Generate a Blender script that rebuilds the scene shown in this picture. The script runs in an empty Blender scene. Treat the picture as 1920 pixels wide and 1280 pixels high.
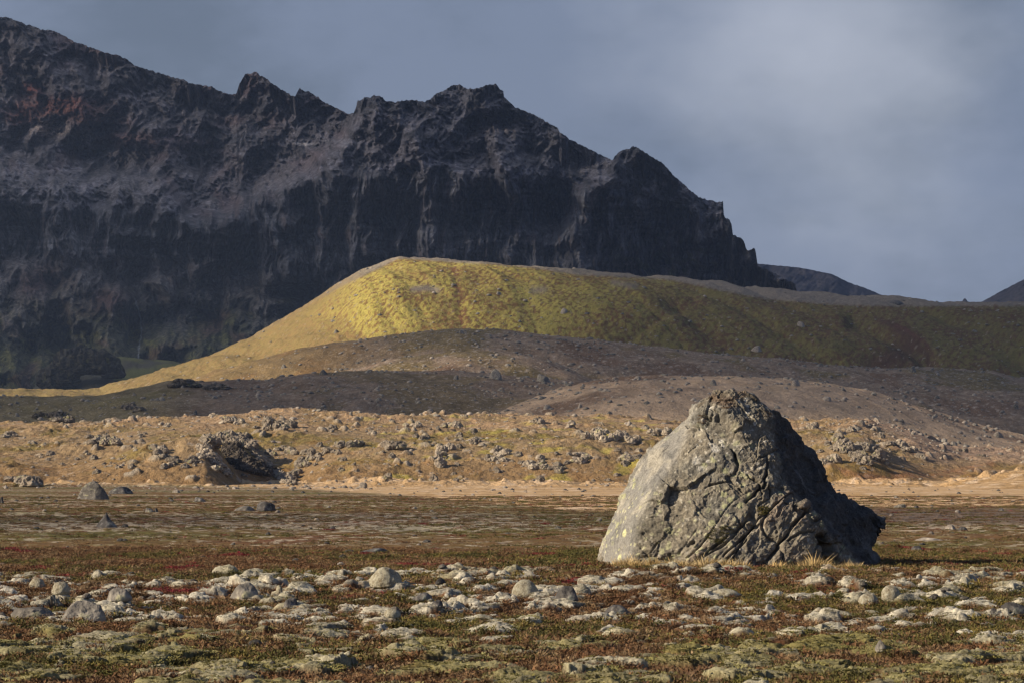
import bpy, math, random
import numpy as np
from mathutils import Vector
from mathutils.bvhtree import BVHTree

QUICK = False
rng = np.random.default_rng(7)
random.seed(7)
scene = bpy.context.scene
COL = scene.collection

# ------------------------------------------------------------------ camera model
F = 5333.33; CX = 960.0; CY = 640.0
TH = math.atan(260.0 / F)
CT, ST = math.cos(TH), math.sin(TH)
CAMZ = 1.6

def ue(px, py):
    px = np.asarray(px, float); py = np.asarray(py, float)
    a = (px - CX) / F; b = (CY - py) / F
    dy = CT - b * ST
    return a / dy, (ST + b * CT) / dy

def project(x, y, z):
    zz = z - CAMZ
    d = y * CT + zz * ST
    return CX + F * x / d, CY - F * (-y * ST + zz * CT) / d

# ------------------------------------------------------------------ noise
_r = np.random.default_rng(11)
PERM = np.concatenate([_r.permutation(256)] * 2)
_ang = _r.uniform(0, 2 * np.pi, 256)
G2X, G2Y = np.cos(_ang), np.sin(_ang)
_g3 = _r.normal(size=(256, 3)); _g3 /= np.linalg.norm(_g3, axis=1)[:, None]
RND = _r.random((256, 4))

def perlin2(x, y, seed=0):
    xi = np.floor(x).astype(np.int64); yi = np.floor(y).astype(np.int64)
    xf = x - xi; yf = y - yi
    u = xf * xf * xf * (xf * (xf * 6 - 15) + 10); v = yf * yf * yf * (yf * (yf * 6 - 15) + 10)
    def g(dx, dy):
        h = PERM[(PERM[(xi + dx + seed * 17) & 255] + yi + dy) & 255]
        return G2X[h] * (xf - dx) + G2Y[h] * (yf - dy)
    a = g(0, 0); b = g(1, 0); c = g(0, 1); d = g(1, 1)
    return (a + u * (b - a) + v * ((c + u * (d - c)) - (a + u * (b - a)))) * 1.5

def perlin3(x, y, z, seed=0):
    xi = np.floor(x).astype(np.int64); yi = np.floor(y).astype(np.int64); zi = np.floor(z).astype(np.int64)
    xf = x - xi; yf = y - yi; zf = z - zi
    f = lambda t: t * t * t * (t * (t * 6 - 15) + 10)
    u, v, w = f(xf), f(yf), f(zf)
    def g(dx, dy, dz):
        h = PERM[(PERM[(PERM[(xi + dx + seed * 17) & 255] + yi + dy) & 255] + zi + dz) & 255]
        return _g3[h, 0] * (xf - dx) + _g3[h, 1] * (yf - dy) + _g3[h, 2] * (zf - dz)
    l = lambda a, b, t: a + t * (b - a)
    return l(l(l(g(0,0,0), g(1,0,0), u), l(g(0,1,0), g(1,1,0), u), v),
             l(l(g(0,0,1), g(1,0,1), u), l(g(0,1,1), g(1,1,1), u), v), w) * 1.5

def fbm2(x, y, o=4, seed=0, gain=.5):
    s = 0; a = 1; t = 0
    for i in range(o):
        s = s + a * perlin2(x * 2**i + i * 7.3, y * 2**i - i * 3.1, seed + i); t += a; a *= gain
    return s / t
def ridg2(x, y, o=4, seed=0, gain=.5):
    s = 0; a = 1; t = 0
    for i in range(o):
        s = s + a * (1 - 2 * np.abs(perlin2(x * 2**i + i * 7.3, y * 2**i - i * 3.1, seed + i))); t += a; a *= gain
    return s / t
def fbm3(p, sc, o=4, seed=0, gain=.5, ridged=False):
    s = 0; a = 1; t = 0
    for i in range(o):
        n = perlin3(p[:, 0] * sc * 2**i + i * 5.2, p[:, 1] * sc * 2**i + 1.7 * i, p[:, 2] * sc * 2**i - i, seed + i)
        if ridged: n = 1 - 2 * np.abs(n)
        s = s + a * n; t += a; a *= gain
    return s / t

def worley2(x, y, seed=0):
    """distance to the nearest feature point, second nearest, random of the cell"""
    xi = np.floor(x).astype(np.int64); yi = np.floor(y).astype(np.int64)
    f1 = np.full(x.shape, 9.0); f2 = np.full(x.shape, 9.0); r = np.zeros(x.shape); r2 = np.zeros(x.shape)
    for dx in (-1, 0, 1):
        for dy in (-1, 0, 1):
            h = PERM[(PERM[(xi + dx + seed * 13) & 255] + yi + dy) & 255]
            # extra decorrelation
            d = np.hypot(xi + dx + RND[h, 0] - x, yi + dy + RND[h, 1] - y)
            m = d < f1
            f2 = np.where(m, f1, np.minimum(f2, d))
            r = np.where(m, RND[h, 2], r); r2 = np.where(m, RND[h, 3], r2)
            f1 = np.where(m, d, f1)
    return f1, f2, r, r2
def worley3(p, sc, seed=0):
    q = p * sc; qi = np.floor(q).astype(np.int64)
    f1 = np.full(len(p), 9.0); f2 = np.full(len(p), 9.0); r = np.zeros(len(p))
    for dx in (-1, 0, 1):
        for dy in (-1, 0, 1):
            for dz in (-1, 0, 1):
                h = PERM[(PERM[(PERM[(qi[:, 0] + dx + seed * 13) & 255] + qi[:, 1] + dy) & 255] + qi[:, 2] + dz) & 255]
                d = np.sqrt((qi[:, 0] + dx + RND[h, 0] - q[:, 0])**2 + (qi[:, 1] + dy + RND[h, 1] - q[:, 1])**2 + (qi[:, 2] + dz + RND[h, 2] - q[:, 2])**2)
                m = d < f1
                f2 = np.where(m, f1, np.minimum(f2, d)); r = np.where(m, RND[h, 3], r); f1 = np.where(m, d, f1)
    return f1, f2, r

def facets3(p, sc, seed=0):
    """tilted chips: each cell of the stone breaks along a plane of its own"""
    q = p * sc; qi = np.floor(q).astype(np.int64)
    f1 = np.full(len(p), 9.0); out = np.zeros(len(p))
    for dx in (-1, 0, 1):
        for dy in (-1, 0, 1):
            for dz in (-1, 0, 1):
                h = PERM[(PERM[(PERM[(qi[:, 0] + dx + seed * 13) & 255] + qi[:, 1] + dy) & 255] + qi[:, 2] + dz) & 255]
                v = np.stack([q[:, 0] - (qi[:, 0] + dx + RND[h, 0]), q[:, 1] - (qi[:, 1] + dy + RND[h, 1]), q[:, 2] - (qi[:, 2] + dz + RND[h, 2])], 1)
                d = (v**2).sum(1); m = d < f1
                out = np.where(m, (v * _g3[h]).sum(1) + (RND[h, 3] - .5) * .35, out); f1 = np.where(m, d, f1)
    return out

def ss(a, b, x):
    t = np.clip((x - a) / (b - a), 0, 1)
    return t * t * (3 - 2 * t)
def mix(a, b, t):
    return a + (b - a) * t
def mixc(c, col, t):
    col = np.asarray(col, float)
    return c + ((col if col.ndim == 2 else col[None, :]) - c) * np.asarray(t)[:, None]

from concurrent.futures import ThreadPoolExecutor
def chunked(fn, arrs, n=40000):
    """run fn over slices of the arrays in threads and join the results"""
    N = len(arrs[0]); sl = [slice(i, min(i + n, N)) for i in range(0, N, n)]
    with ThreadPoolExecutor(4) as ex: res = list(ex.map(lambda q: fn(*[a[q] for a in arrs]), sl))
    return [np.concatenate([r[k] for r in res]) for k in range(len(res[0]))]

# ------------------------------------------------------------------ curves traced as ridge lines
class Curve:
    def __init__(s, pts, smooth=22):
        p = np.array(pts, float)
        u, e = ue(p[:, 0], p[:, 1])
        o = np.argsort(u)
        s.U = np.linspace(-.6, .6, 6001)
        E = np.interp(s.U, u[o], e[o])
        if smooth:
            k = smooth / F / (s.U[1] - s.U[0])
            n = int(k * 3) + 1
            g = np.exp(-.5 * (np.arange(-n, n + 1) / k)**2); g /= g.sum()
            E = np.convolve(np.pad(E, n, mode='edge'), g, 'valid')
        s.E = E
    def __call__(s, u):
        return np.interp(u, s.U, s.E)

def smax(a, b, k):
    h = np.maximum(k - np.abs(a - b), 0) / k
    return np.maximum(a, b) + h * h * k * .25

cL1 = Curve([(-300,800),(0,797),(150,800),(250,792),(330,785),(440,778),(620,777),(760,784),(900,788),(1010,780),(1130,785),(1280,797),(1400,800),(1500,792),(1620,792),(1720,815),(1800,845),(1920,850),(2400,850)])
cKA = Curve([(-400,880),(-60,870),(30,872),(110,880),(170,868),(230,850),(290,832),(345,822),(384,819),(406,843),(426,872),(442,893),(458,912),(490,940),(600,960),(2400,960)], 3)
cKE = Curve([(-400,960),(200,960),(300,880),(350,832),(400,822),(440,816),(458,822),(480,842),(502,866),(524,888),(548,914),(600,950),(2400,960)], 3)
cKB = Curve([(-400,960),(500,960),(535,925),(552,900),(575,868),(620,843),(700,830),(900,824),(1100,820),(1250,828),(1400,850),(1480,880),(1600,925),(2400,925)], 8)
cKC = Curve([(-400,960),(1380,940),(1440,890),(1490,858),(1530,836),(1570,822),(1600,818),(1630,824),(1652,838),(1672,856),(1695,862),(1720,872),(1760,888),(1830,905),(1900,925),(2400,925)], 8)
cKD = Curve([(-400,980),(1680,960),(1740,925),(1790,908),(1850,899),(1920,889),(2100,876),(2400,870)], 10)
cR3 = Curve([(-400,900),(650,860),(800,805),(900,775),(1020,742),(1110,716),(1200,706),(1300,707),(1380,712),(1470,715),(1560,723),(1650,745),(1750,775),(1850,805),(1920,823),(2100,850),(2400,860)], 16)
cR1 = Curve([(-400,742),(-100,748),(0,747),(80,752),(180,752),(260,737),(330,722),(430,722),(500,716),(600,704),(700,700),(850,704),(1000,711),(1090,718),(1150,738),(1250,770),(1400,810),(2400,860)], 12)
cR2 = Curve([(-400,830),(100,800),(220,765),(300,738),(400,700),(480,680),(560,660),(700,636),(800,623),(860,618),(950,625),(1100,645),(1250,660),(1400,668),(1560,685),(1650,692),(1720,693),(1850,705),(1920,718),(2400,750)], 14)
cR2b = Curve([(-400,850),(500,800),(560,720),(640,700),(720,676),(830,662),(900,660),(980,668),(1060,690),(1130,720),(1200,760),(2400,900)], 20)
cR4 = Curve([(-400,745),(-60,738),(0,737),(75,735),(150,737),(190,731),(250,712),(330,689),(400,664),(480,634),(550,596),(620,550),(680,512),(712,497),(745,490),(800,492),(860,497),(1000,503),(1090,511),(1150,519),(1250,527),(1350,540),(1430,552),(1530,560),(1680,566),(1780,573),(1830,573),(1900,570),(1920,570),(2150,560),(2400,590)], 7)
cL6 = Curve([(-400,760),(20,745),(60,730),(95,700),(150,668),(205,668),(260,676),(330,678),(420,700),(560,760),(2400,760)], 10)

def ridge(u, y, c, D, Ft, back, pw=1.0, lo=-4.0):
    H = CAMZ + c(u) * D
    t = np.clip((y - Ft) / (D - Ft), 0, 1)
    P = np.sin(t * np.pi / 2)**pw
    z = lo + (H - lo) * P
    t2 = np.clip((y - D) / back, 0, 1)
    return z + (lo - H) * (t2 * t2 * (3 - 2 * t2)) * (y > D)

def terrain0(u, y):
    """smooth landform; returns height and a list of layer heights"""
    x = u * y
    base = ss(120, 400, y) * 1.0 + np.clip(y - 400, 0, 1200) * .006
    base = base + .10 * np.exp(-((y - 43) / 5.0)**2) * (1 + .6 * np.sin(x * .35 + 1)) - .12 * np.exp(-((y - 33) / 5.0)**2)
    wob = perlin2(x / 90, y / 400 * 0 + 3.3, 5)
    L = []
    L.append(ridge(u, y, cKD, 345 + 0 * u, 265, 120, 1.1, -1.2))
    L.append(ridge(u, y, cKA, 385 + 10 * wob, 345, 60, .8, -1.5))
    L.append(ridge(u, y, cKE, 432 + 10 * wob, 378, 45, .8, -1.5))
    L.append(ridge(u, y, cKB, 430 + 16 * wob, 372, 90, .8, -1.5))
    L.append(ridge(u, y, cKC, 430 + 10 * wob, 385, 60, .8, -1.5))
    L.append(ridge(u, y, cL1, 540 + 20 * wob, 380, 160, .9, -1.5))
    L.append(ridge(u, y, cR3, 740 + 20 * wob, 520, 200, .9, -4.0))
    L.append(ridge(u, y, cR1, 790 + 0 * u, 570, 160, .9, -4.0))
    L.append(ridge(u, y, cR2b, 900 + 0 * u, 740, 120, .9, -4.0))
    L.append(ridge(u, y, cR2, 1020 + 30 * wob, 790, 200, .9, -4.0))
    L.append(ridge(u, y, cR4, 1400 + 30 * wob, 1020, 500, .85, -4.0))
    L.append(ridge(u, y, cL6, 2050 + 0 * u, 1750, 300, .9, -4.0))
    z = base
    for i, l in enumerate(L):
        z = smax(z, l, .5 if i < 6 else 2.0)
    return z, L, base

HB = np.array([(720, 1072, .42, .30)], float)

def fore_cover(x, y):
    """foreground plant cover: cushion height, kind value"""
    n = fbm2(x / 1.7, y / 1.7, 3, 40)
    wx = x + .10 * perlin2(x * 3.1, y * 3.1, 41); wy = y + .10 * perlin2(x * 3.1 + 9, y * 3.1, 42)
    f1, f2, r, r2 = worley2(wx / .46, wy / .46, 3)
    g1, g2, q, q2 = worley2(wx / .26, wy / .26, 4)
    return n, f1, r, r2, g1, q, q2

def cushion_amount(x, y):
    """how much of the ground is moss cushion, 0..1, by distance and place"""
    u = x / np.maximum(y, 1); px, py = project(x, y, 0 * x)
    n = fbm2(x / 1.5, y / 2.4, 3, 44)
    w = .27 + .18 * np.exp(-((y - 23) / 4.0)**2) + .14 * np.exp(-((y - 38) / 5.)**2)
    a = (w + 1.0 * n) * ss(49, 45, y + 2 * n)
    a = a + (-.12 + .5 * n) * ss(58, 66, y) * ss(200, 140, y)
    mid = np.exp(-((py - 1062) / 22.)**2)                      # heath strip in front of the big rock
    a = a - .35 * mid * ss(640, 900, px)
    return np.clip(a, 0, 1)

def detail(u, y, z, L):
    """relief added to the landform (metres)"""
    x = u * y
    out = np.zeros_like(x)
    cush = np.zeros_like(x); ck = np.zeros_like(x)
    m = (y < 230) & (y > 3)
    if m.any():
        xx, yy = x[m], y[m]
        n, f1, r, r2, g1, q, q2 = fore_cover(xx, yy)
        f1 = f1 * mix(.62, 1, ss(25, 36, yy))
        am = cushion_amount(xx, yy)
        R = .40 + .34 * r
        edge = .12 * perlin2(xx * 5, yy * 5, 48)
        big = np.clip(1 - (f1 / R + edge)**2, 0, 1)**.75 * ss(-.02, .14, am * 1.1 - r2)
        small = np.clip(1 - (g1 / (.40 + .3 * q) + edge)**2, 0, 1)**.75 * ss(-.02, .14, am * .8 - q2)
        rough = perlin2(xx * 9, yy * 9, 45) * .010 + perlin2(xx * 23, yy * 23, 46) * .005
        fade = ss(220, 90, yy)
        out[m] = (big * (.045 + .09 * r) * (.45 + .55 * fade) + small * (.03 + .05 * q) * (.4 + .6 * ss(26, 36, yy)) + n * .07 + fbm2(xx / 7, yy / 7, 2, 47) * .12 + rough * (1 + (big + small))) * (.35 + .65 * fade)
        cush[m] = np.maximum(big, small * .9); ck[m] = np.where(big > small * .6, r, q)
    kn = ss(300, 380, y) * ss(640, 560, y)
    kn2 = np.zeros_like(x)
    mm = kn > 0
    if mm.any():
        xx, yy = x[mm], y[mm]
        e = (fbm2(xx / 22, yy / 30, 4, 50) * 1.0 + np.clip(ridg2(xx / 6, yy / 8, 3, 52) - .1, 0, 1) * .9 * ss(.05, .35, fbm2(xx / 16, yy / 22, 2, 54) + .1)) * kn[mm]
        bank = ss(.0, .3, fbm2(xx / 20, yy / 30, 3, 56) + .12)
        f1, f2, r, r2 = worley2(xx / 1.9 + .3 * perlin2(xx / 2, yy / 2, 58), yy / 2.6, 6)
        lump = np.clip(1 - (f1 / (.18 + .30 * r))**2, 0, 1)**.6 * ss(.0, .12, .22 * bank - r2) * kn[mm]
        e = e + lump * (.2 + .6 * r) + ridg2(xx / 2.6, yy / 3.6, 3, 57) * .22 * kn[mm] * (.4 + bank)
        out[mm] += e
        cush[mm] = lump; ck[mm] = r
    mo = ss(560, 700, y)
    mm = mo > 0
    if mm.any():
        xx, yy = x[mm], y[mm]
        out[mm] += mo[mm] * (fbm2(xx / 70, yy / 110, 4, 60) * 2.6 + fbm2(xx / 9, yy / 14, 3, 63) * .6 + ridg2(xx / 26 + yy / 90, yy / 60, 3, 69) * .7)
    # clumps and shallow furrows on the green hill
    mm = y > 1010
    if mm.any():
        xx, yy = x[mm], y[mm]
        fur = ridg2(xx / 60 + yy / 260, yy / 420, 2, 66)
        out[mm] += -2.6 * np.clip(fur - .5, 0, 1) * 2 + fbm2(xx / 22, yy / 50, 3, 68) * 1.1 + perlin2(xx / 3.2, yy / 5, 67) * .45
    return out, cush, ck

def groove(px, py, pts, w):
    p = np.array(pts, float); best = np.full(px.shape, 1e9)
    for a, b in zip(p[:-1], p[1:]):
        d = b - a; t = np.clip(((px - a[0]) * d[0] + (py - a[1]) * d[1]) / (d @ d), 0, 1)
        best = np.minimum(best, np.hypot(px - a[0] - t * d[0], py - a[1] - t * d[1]))
    return np.exp(-(best / w)**2)

def height(u, y):
    z, L, base = terrain0(u, y)
    d, c, k = detail(u, y, z, L)
    px, py = project(u * y, y, z)
    m = y > 1000
    if m.any():
        g = groove(px[m], py[m], [(1740,700),(1735,670),(1690,640),(1640,612),(1600,598)], 16) * 3.5 + groove(px[m], py[m], [(868,600),(862,560),(858,530),(850,500)], 9) * .5
        g += groove(px[m], py[m], [(1170,640),(1240,590),(1300,560)], 9) * 1.0
        z = z.copy(); z[m] -= g
    return z + d, L, base, c, k

def hit(px, py, y0=8.0, y1=1900.0):
    """point of the ground seen at a pixel of the photograph"""
    u, e = ue(px, py); u = float(u); e = float(e)
    ys = np.exp(np.linspace(math.log(y0), math.log(y1), 5200))
    z = height(np.full(ys.shape, u), ys)[0]
    r = CAMZ + e * ys
    i = np.argmax(z >= r)
    if z[i] < r[i]:
        g = np.argmax((z - r) / ys); return u * ys[g], ys[g], z[g]
    return u * ys[i], ys[i], float(z[i])

def zat(x, y):
    x = np.atleast_1d(np.asarray(x, float)); y = np.atleast_1d(np.asarray(y, float))
    return height(x / y, y)[0]

# ------------------------------------------------------------------ mesh helpers
def grid_faces(nr, nc, off=0):
    i = np.arange(nr - 1)[:, None] * nc + np.arange(nc - 1)[None, :]
    i = i.ravel() + off
    return np.stack([i, i + 1, i + nc + 1, i + nc], 1)

def mesh_np(name, V, Fc, smooth=True, attrs=None, colors=None):
    me = bpy.data.meshes.new(name)
    V = np.ascontiguousarray(V, dtype=np.float32); Fc = np.ascontiguousarray(Fc, dtype=np.int32)
    k = Fc.shape[1]
    me.vertices.add(len(V)); me.vertices.foreach_set('co', V.ravel())
    me.loops.add(Fc.size); me.loops.foreach_set('vertex_index', Fc.ravel())
    me.polygons.add(len(Fc))
    me.polygons.foreach_set('loop_start', np.arange(0, Fc.size, k, dtype=np.int32))
    me.polygons.foreach_set('loop_total', np.full(len(Fc), k, dtype=np.int32))
    me.update(calc_edges=True)
    me.polygons.foreach_set('use_smooth', np.full(len(Fc), bool(smooth)))
    for n, a in (attrs or {}).items():
        at = me.attributes.new(n, 'FLOAT', 'POINT'); at.data.foreach_set('value', np.ascontiguousarray(a, dtype=np.float32).ravel())
    for n, a in (colors or {}).items():
        at = me.color_attributes.new(n, 'FLOAT_COLOR', 'POINT')
        c4 = np.ones((len(V), 4), np.float32); c4[:, :3] = a
        at.data.foreach_set('color', c4.ravel())
    me.validate()
    return me

def put(name, me, mat=None, parent=None, loc=None, kind=None, label=None, cat=None, group=None):
    o = bpy.data.objects.new(name, me); COL.objects.link(o)
    if mat is not None and me is not None and len(me.materials) == 0: me.materials.append(mat)
    if parent is not None: o.parent = parent
    if loc is not None: o.location = loc
    if kind: o['kind'] = kind
    if label: o['label'] = label
    if cat: o['category'] = cat
    if group: o['group'] = group
    return o

# ------------------------------------------------------------------ node helpers
class NT:
    def __init__(s, mat):
        s.m = mat; mat.use_nodes = True; s.t = mat.node_tree
        s.t.nodes.clear()
        s.out = s.t.nodes.new('ShaderNodeOutputMaterial')
    def n(s, typ, props=None, **ins):
        nd = s.t.nodes.new(typ)
        for k, v in (props or {}).items(): setattr(nd, k, v)
        for k, v in ins.items(): s.set(nd, k, v)
        return nd
    def set(s, nd, k, v):
        key = int(k[1:]) if (k[0] == 'i' and k[1:].isdigit()) else k.replace('_', ' ')
        inp = nd.inputs[key]
        if isinstance(v, bpy.types.NodeSocket): s.t.links.new(v, inp)
        else: inp.default_value = v
    def noise(s, vec, scale, detail=4, rough=.55, **k):
        nd = s.n('ShaderNodeTexNoise', Scale=scale, Detail=detail, Roughness=rough, **k)
        if vec is not None: s.t.links.new(vec, nd.inputs['Vector'])
        return nd.outputs['Fac']
    def ramp(s, fac, a, b, ca=0.0, cb=1.0):
        nd = s.n('ShaderNodeMapRange', {'clamp': True}, Value=fac, From_Min=a, From_Max=b, To_Min=ca, To_Max=cb)
        return nd.outputs[0]
    def mix(s, fac, a, b, blend='MIX'):
        nd = s.t.nodes.new('ShaderNodeMix'); nd.data_type = 'RGBA'; nd.blend_type = blend; nd.clamp_factor = True
        for i, v in ((0, fac), (6, a), (7, b)):
            if isinstance(v, bpy.types.NodeSocket): s.t.links.new(v, nd.inputs[i])
            else:
                nd.inputs[i].default_value = v if i == 0 else (tuple(v) + (1,) if len(v) == 3 else v)
        return nd.outputs[2]
    def math(s, op, a, b=0.0, c=0.0):
        nd = s.n('ShaderNodeMath', {'operation': op})
        for i, v in enumerate((a, b, c)): s.set(nd, 'i%d' % i, v)
        return nd.outputs[0]
    def pos(s, scale=(1, 1, 1)):
        g = s.n('ShaderNodeNewGeometry').outputs['Position']
        if scale == (1, 1, 1): return g
        return s.n('ShaderNodeMapping', Vector=g, Scale=scale).outputs[0]
    def obj(s, scale=(1, 1, 1)):
        g = s.n('ShaderNodeTexCoord').outputs['Object']
        if scale == (1, 1, 1): return g
        return s.n('ShaderNodeMapping', Vector=g, Scale=scale).outputs[0]
    def attr(s, name, out='Color'):
        return s.n('ShaderNodeAttribute', {'attribute_name': name}).outputs[out]
    def bump(s, h, dist, strength=1.0, normal=None):
        nd = s.n('ShaderNodeBump', Height=h, Distance=dist, Strength=strength)
        if normal is not None: s.t.links.new(normal, nd.inputs['Normal'])
        return nd.outputs[0]
    def bsdf(s, col, rough=.9, normal=None, spec=.2, **k):
        b = s.n('ShaderNodeBsdfPrincipled', Roughness=rough, **k)
        s.set(b, 'Base Color', col if isinstance(col, bpy.types.NodeSocket) else (tuple(col) + (1,)))
        b.inputs['Specular IOR Level'].default_value = spec
        if normal is not None: s.t.links.new(normal, b.inputs['Normal'])
        s.t.links.new(b.outputs[0], s.out.inputs['Surface'])
        return b
def mat(name): 
    m = bpy.data.materials.new(name); return m, NT(m)
# ------------------------------------------------------------------ the ground: one sheet
def log_rows(a, b, k):
    n = int(math.log(b / a) / k) + 1
    return np.exp(np.linspace(math.log(a), math.log(b), n))[:-1]

def build_ground():
    q = 2.2 if QUICK else 1.0
    rows = np.concatenate([log_rows(1.2, 20, .02), log_rows(20, 62, .001 * q), log_rows(62, 330, .0030 * q), log_rows(330, 470, .0013 * q),
                           log_rows(470, 1450, .0017 * q), log_rows(1450, 2150, .004 * q), np.array([2150, 2300, 2600, 3000, 3600, 5000, 7000.])])
    ux = math.tan(math.radians(0)) ; 
    inner = np.arange(-.197, .1971, .00042 * q)
    outer = .197 + np.cumsum(np.geomspace(.0006, .12, 62))
    cols = np.concatenate([-outer[::-1], inner, outer])
    U, Y = np.meshgrid(cols, rows)
    shp = U.shape
    u = U.ravel(); y = Y.ravel()
    x = u * y
    z, c, rkv = chunked(ground_point, [u, y])
    V = np.stack([x, y, z], 1)
    Fc = grid_faces(*shp)
    # ground behind the camera and to the sides
    back = np.array([[-1000, -600, -.6], [1000, -600, -.6], [1000, 1.25, -.6], [-1000, 1.25, -.6]])
    n0 = len(V)
    V = np.concatenate([V, back]); Fc = np.concatenate([Fc, [[n0, n0 + 1, n0 + 2, n0 + 3]]])
    c = np.concatenate([c, np.tile([[.12, .08, .045]], (4, 1))])
    rk = np.concatenate([rkv, np.zeros(4)])
    nearw = np.concatenate([ss(140, 60, y), np.zeros(4)])
    me = mesh_np('ground', V, Fc, True, {'stony': rk, 'close': nearw}, {'albedo': c})
    m, t = mat('ground_cover')
    a = t.attr('albedo'); st = t.attr('stony', 'Fac'); cl = t.attr('close', 'Fac')
    p = t.pos()
    nf = t.noise(p, 26.0, 5, .7)
    nm = t.noise(p, 1.3, 5, .65)
    v = t.mix(cl, t.ramp(nm, .3, .7, .78, 1.22), t.ramp(nf, .3, .7, .45, 1.55))
    col = t.mix(1.0, a, v, 'MULTIPLY')
    # stone flecks among the gravel
    vor = t.n('ShaderNodeTexVoronoi', Vector=p, Scale=.9)
    fleck = t.math('MULTIPLY', t.ramp(vor.outputs['Distance'], .26, .16), st)
    pick = t.ramp(t.n('ShaderNodeSeparateColor', Color=vor.outputs['Color']).outputs[0], .62, .7)
    col = t.mix(t.math('MULTIPLY', fleck, pick), col, (.40, .35, .30))
    b1 = t.bump(nf, .03, t.math('MULTIPLY', cl, .9))
    b2 = t.bump(t.noise(t.pos((1, .6, 1)), .55, 6, .68), 1.1, t.math('SUBTRACT', 1.0, cl), b1)
    t.bsdf(col, .95, b2, .1)
    put('ground', me, m, kind='structure')
    return me

def ground_point(u, y):
    """height and surface colour of ground points"""
    z, L, base, cush, ck = height(u, y)
    z = np.where(y > 2200, np.minimum(z, 8), z)
    x = u * y
    px, py = project(x, y, z)
    lay = np.argmax(np.stack([base] + L), 0)
    c = np.zeros((len(x), 3))
    # --- plain
    def n2(sx, sy, seed, o=3): return fbm2(x / sx, y / sy, o, seed)
    nA = n2(1.1, 1.5, 100, 4); nB = n2(4, 7, 104, 3); nC = n2(.35, .5, 107, 2); nD = n2(14, 22, 109, 3)
    brown = np.array((.105, .052, .027)); rust = np.array((.17, .075, .03)); olive = np.array((.085, .075, .022)); dark = np.array((.05, .032, .02))
    crimson = np.array((.13, .04, .035)); pale = np.array((.47, .45, .38)); moss = np.array((.19, .175, .07)); grey = np.array((.17, .16, .15))
    tan = np.array((.46, .32, .18))
    near = np.zeros_like(c) + brown
    near = mixc(near, rust, ss(.05, .45, nA) * .7)
    near = mixc(near, olive, ss(.0, .3, nB + .4 * nC) * .8)
    near = mixc(near, dark, ss(.1, .5, -nA + nC * .5) * .7)
    near = mixc(near, crimson, ss(.28, .5, n2(1.0, 1.6, 111, 3)) * .8 * ss(40, 48, y))
    # cushions: pale on top, mossy elsewhere; the near rows are greener
    greenish = ss(32, 27, y + 5 * nB) * .8 * ss(1.1, .75, ck) + .35 * ss(.1, .4, n2(2.2, 3.5, 113)) + .5 * np.exp(-((y - 50) / 4.)**2)
    kcol = mixc(np.zeros_like(c) + pale, moss, np.clip(greenish + .5 * (ck - .5), 0, 1))
    kcol = kcol * (.72 + .38 * ck + .35 * nC)[:, None]
    near = mixc(near, kcol, ss(.38, .72, cush + .40 * nC + .2 * nA) * .9)
    # heath strip in front of the big rock, green and crimson
    st = np.exp(-((y - 51) / 6.)**2) * ss(800, 1000, px + 60 * nB) * .85
    strip = mixc(np.zeros_like(c) + np.array((.10, .095, .02)), crimson * .9, ss(.02, .3, n2(.8, 1.4, 115) + .2 * nC))
    strip = mixc(strip, brown, ss(.0, .35, n2(.5, .8, 117)) * .7)
    near = mixc(near, strip, np.clip(st, 0, 1))
    # plain from 62 to 300 m: brown heath, olive bands, pale lichen flecks
    fl = n2(.5, 1.0, 120, 2) + .5 * n2(.25, .5, 123, 2)
    band = fbm2(x / 60, y / 18, 3, 125) + .25 * fbm2(x / 12, y / 9, 2, 128)
    band = band + .35 * np.exp(-((py - 985) / 14.)**2) * ss(1150, 900, px) + .5 * np.exp(-((py - 968) / 12.)**2) * ss(1100, 900, px) * ss(-50, 60, px) \
        + .40 * np.exp(-((py - 942) / 9.)**2) * ss(900, 500, px) - .5 * np.exp(-((py - 1022) / 16.)**2) * ss(620, 380, px) - .35 * np.exp(-((py - 952) / 8.)**2) * ss(800, 600, px) * ss(-10, 200, px)
    plain = mixc(np.zeros_like(c) + np.array((.14, .084, .034)), (.10, .088, .026), ss(-.1, .3, nD + .3 * nB))
    plain = mixc(plain, (.13, .05, .03), ss(.1, .4, n2(6, 14, 130)) * .7)
    plain = mixc(plain, (.24, .23, .12), ss(.05, .35, nA + nC * .4) * .45)
    plain = mixc(plain, (.42, .37, .28), ss(.10, .36, fl + .7 * band - .02) * .75)
    plain = mixc(plain, (.07, .045, .03), ss(.1, .4, n2(.5, .9, 131, 2)) * .5)
    plain = mixc(plain, (.12, .10, .03), .6 * np.exp(-((py - 962) / 5.)**2) * ss(700, 1050, px) * ss(1250, 1150, px))
    c = mixc(near, plain, ss(58, 66, y + 3 * nB))
    # pale tan strip before the knolls, its near edge running from upper left to lower right
    edge = np.interp(px, [-2000, 0, 300, 540, 760, 900, 1050, 1150, 1300, 1600, 2000, 4000], [905, 905, 908, 914, 928, 940, 953, 958, 955, 950, 947, 945])
    strip = ss(3, -3, py - edge + 2.5 * nB)
    lane = mixc(np.zeros_like(c) + tan, (.34, .22, .10), ss(-.05, .35, fbm2(x / 40, y / 25, 3, 140)) * .8)
    lane = mixc(lane, (.62, .50, .38), ss(.05, .35, n2(2.5, 9, 142, 3) + .15 * nC) * .55)
    c = mixc(c, lane, strip)
    # gravel flat right of the rock, near edge of the strip
    gf = np.exp(-((py - 968) / 15.)**4) * ss(1560, 1650, px)
    c = mixc(c, (.14, .105, .085), gf * .9)
    # --- knolls
    K = (np.isin(lay, [2, 3, 4, 5, 6]) & (y > 240)).astype(float)
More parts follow.
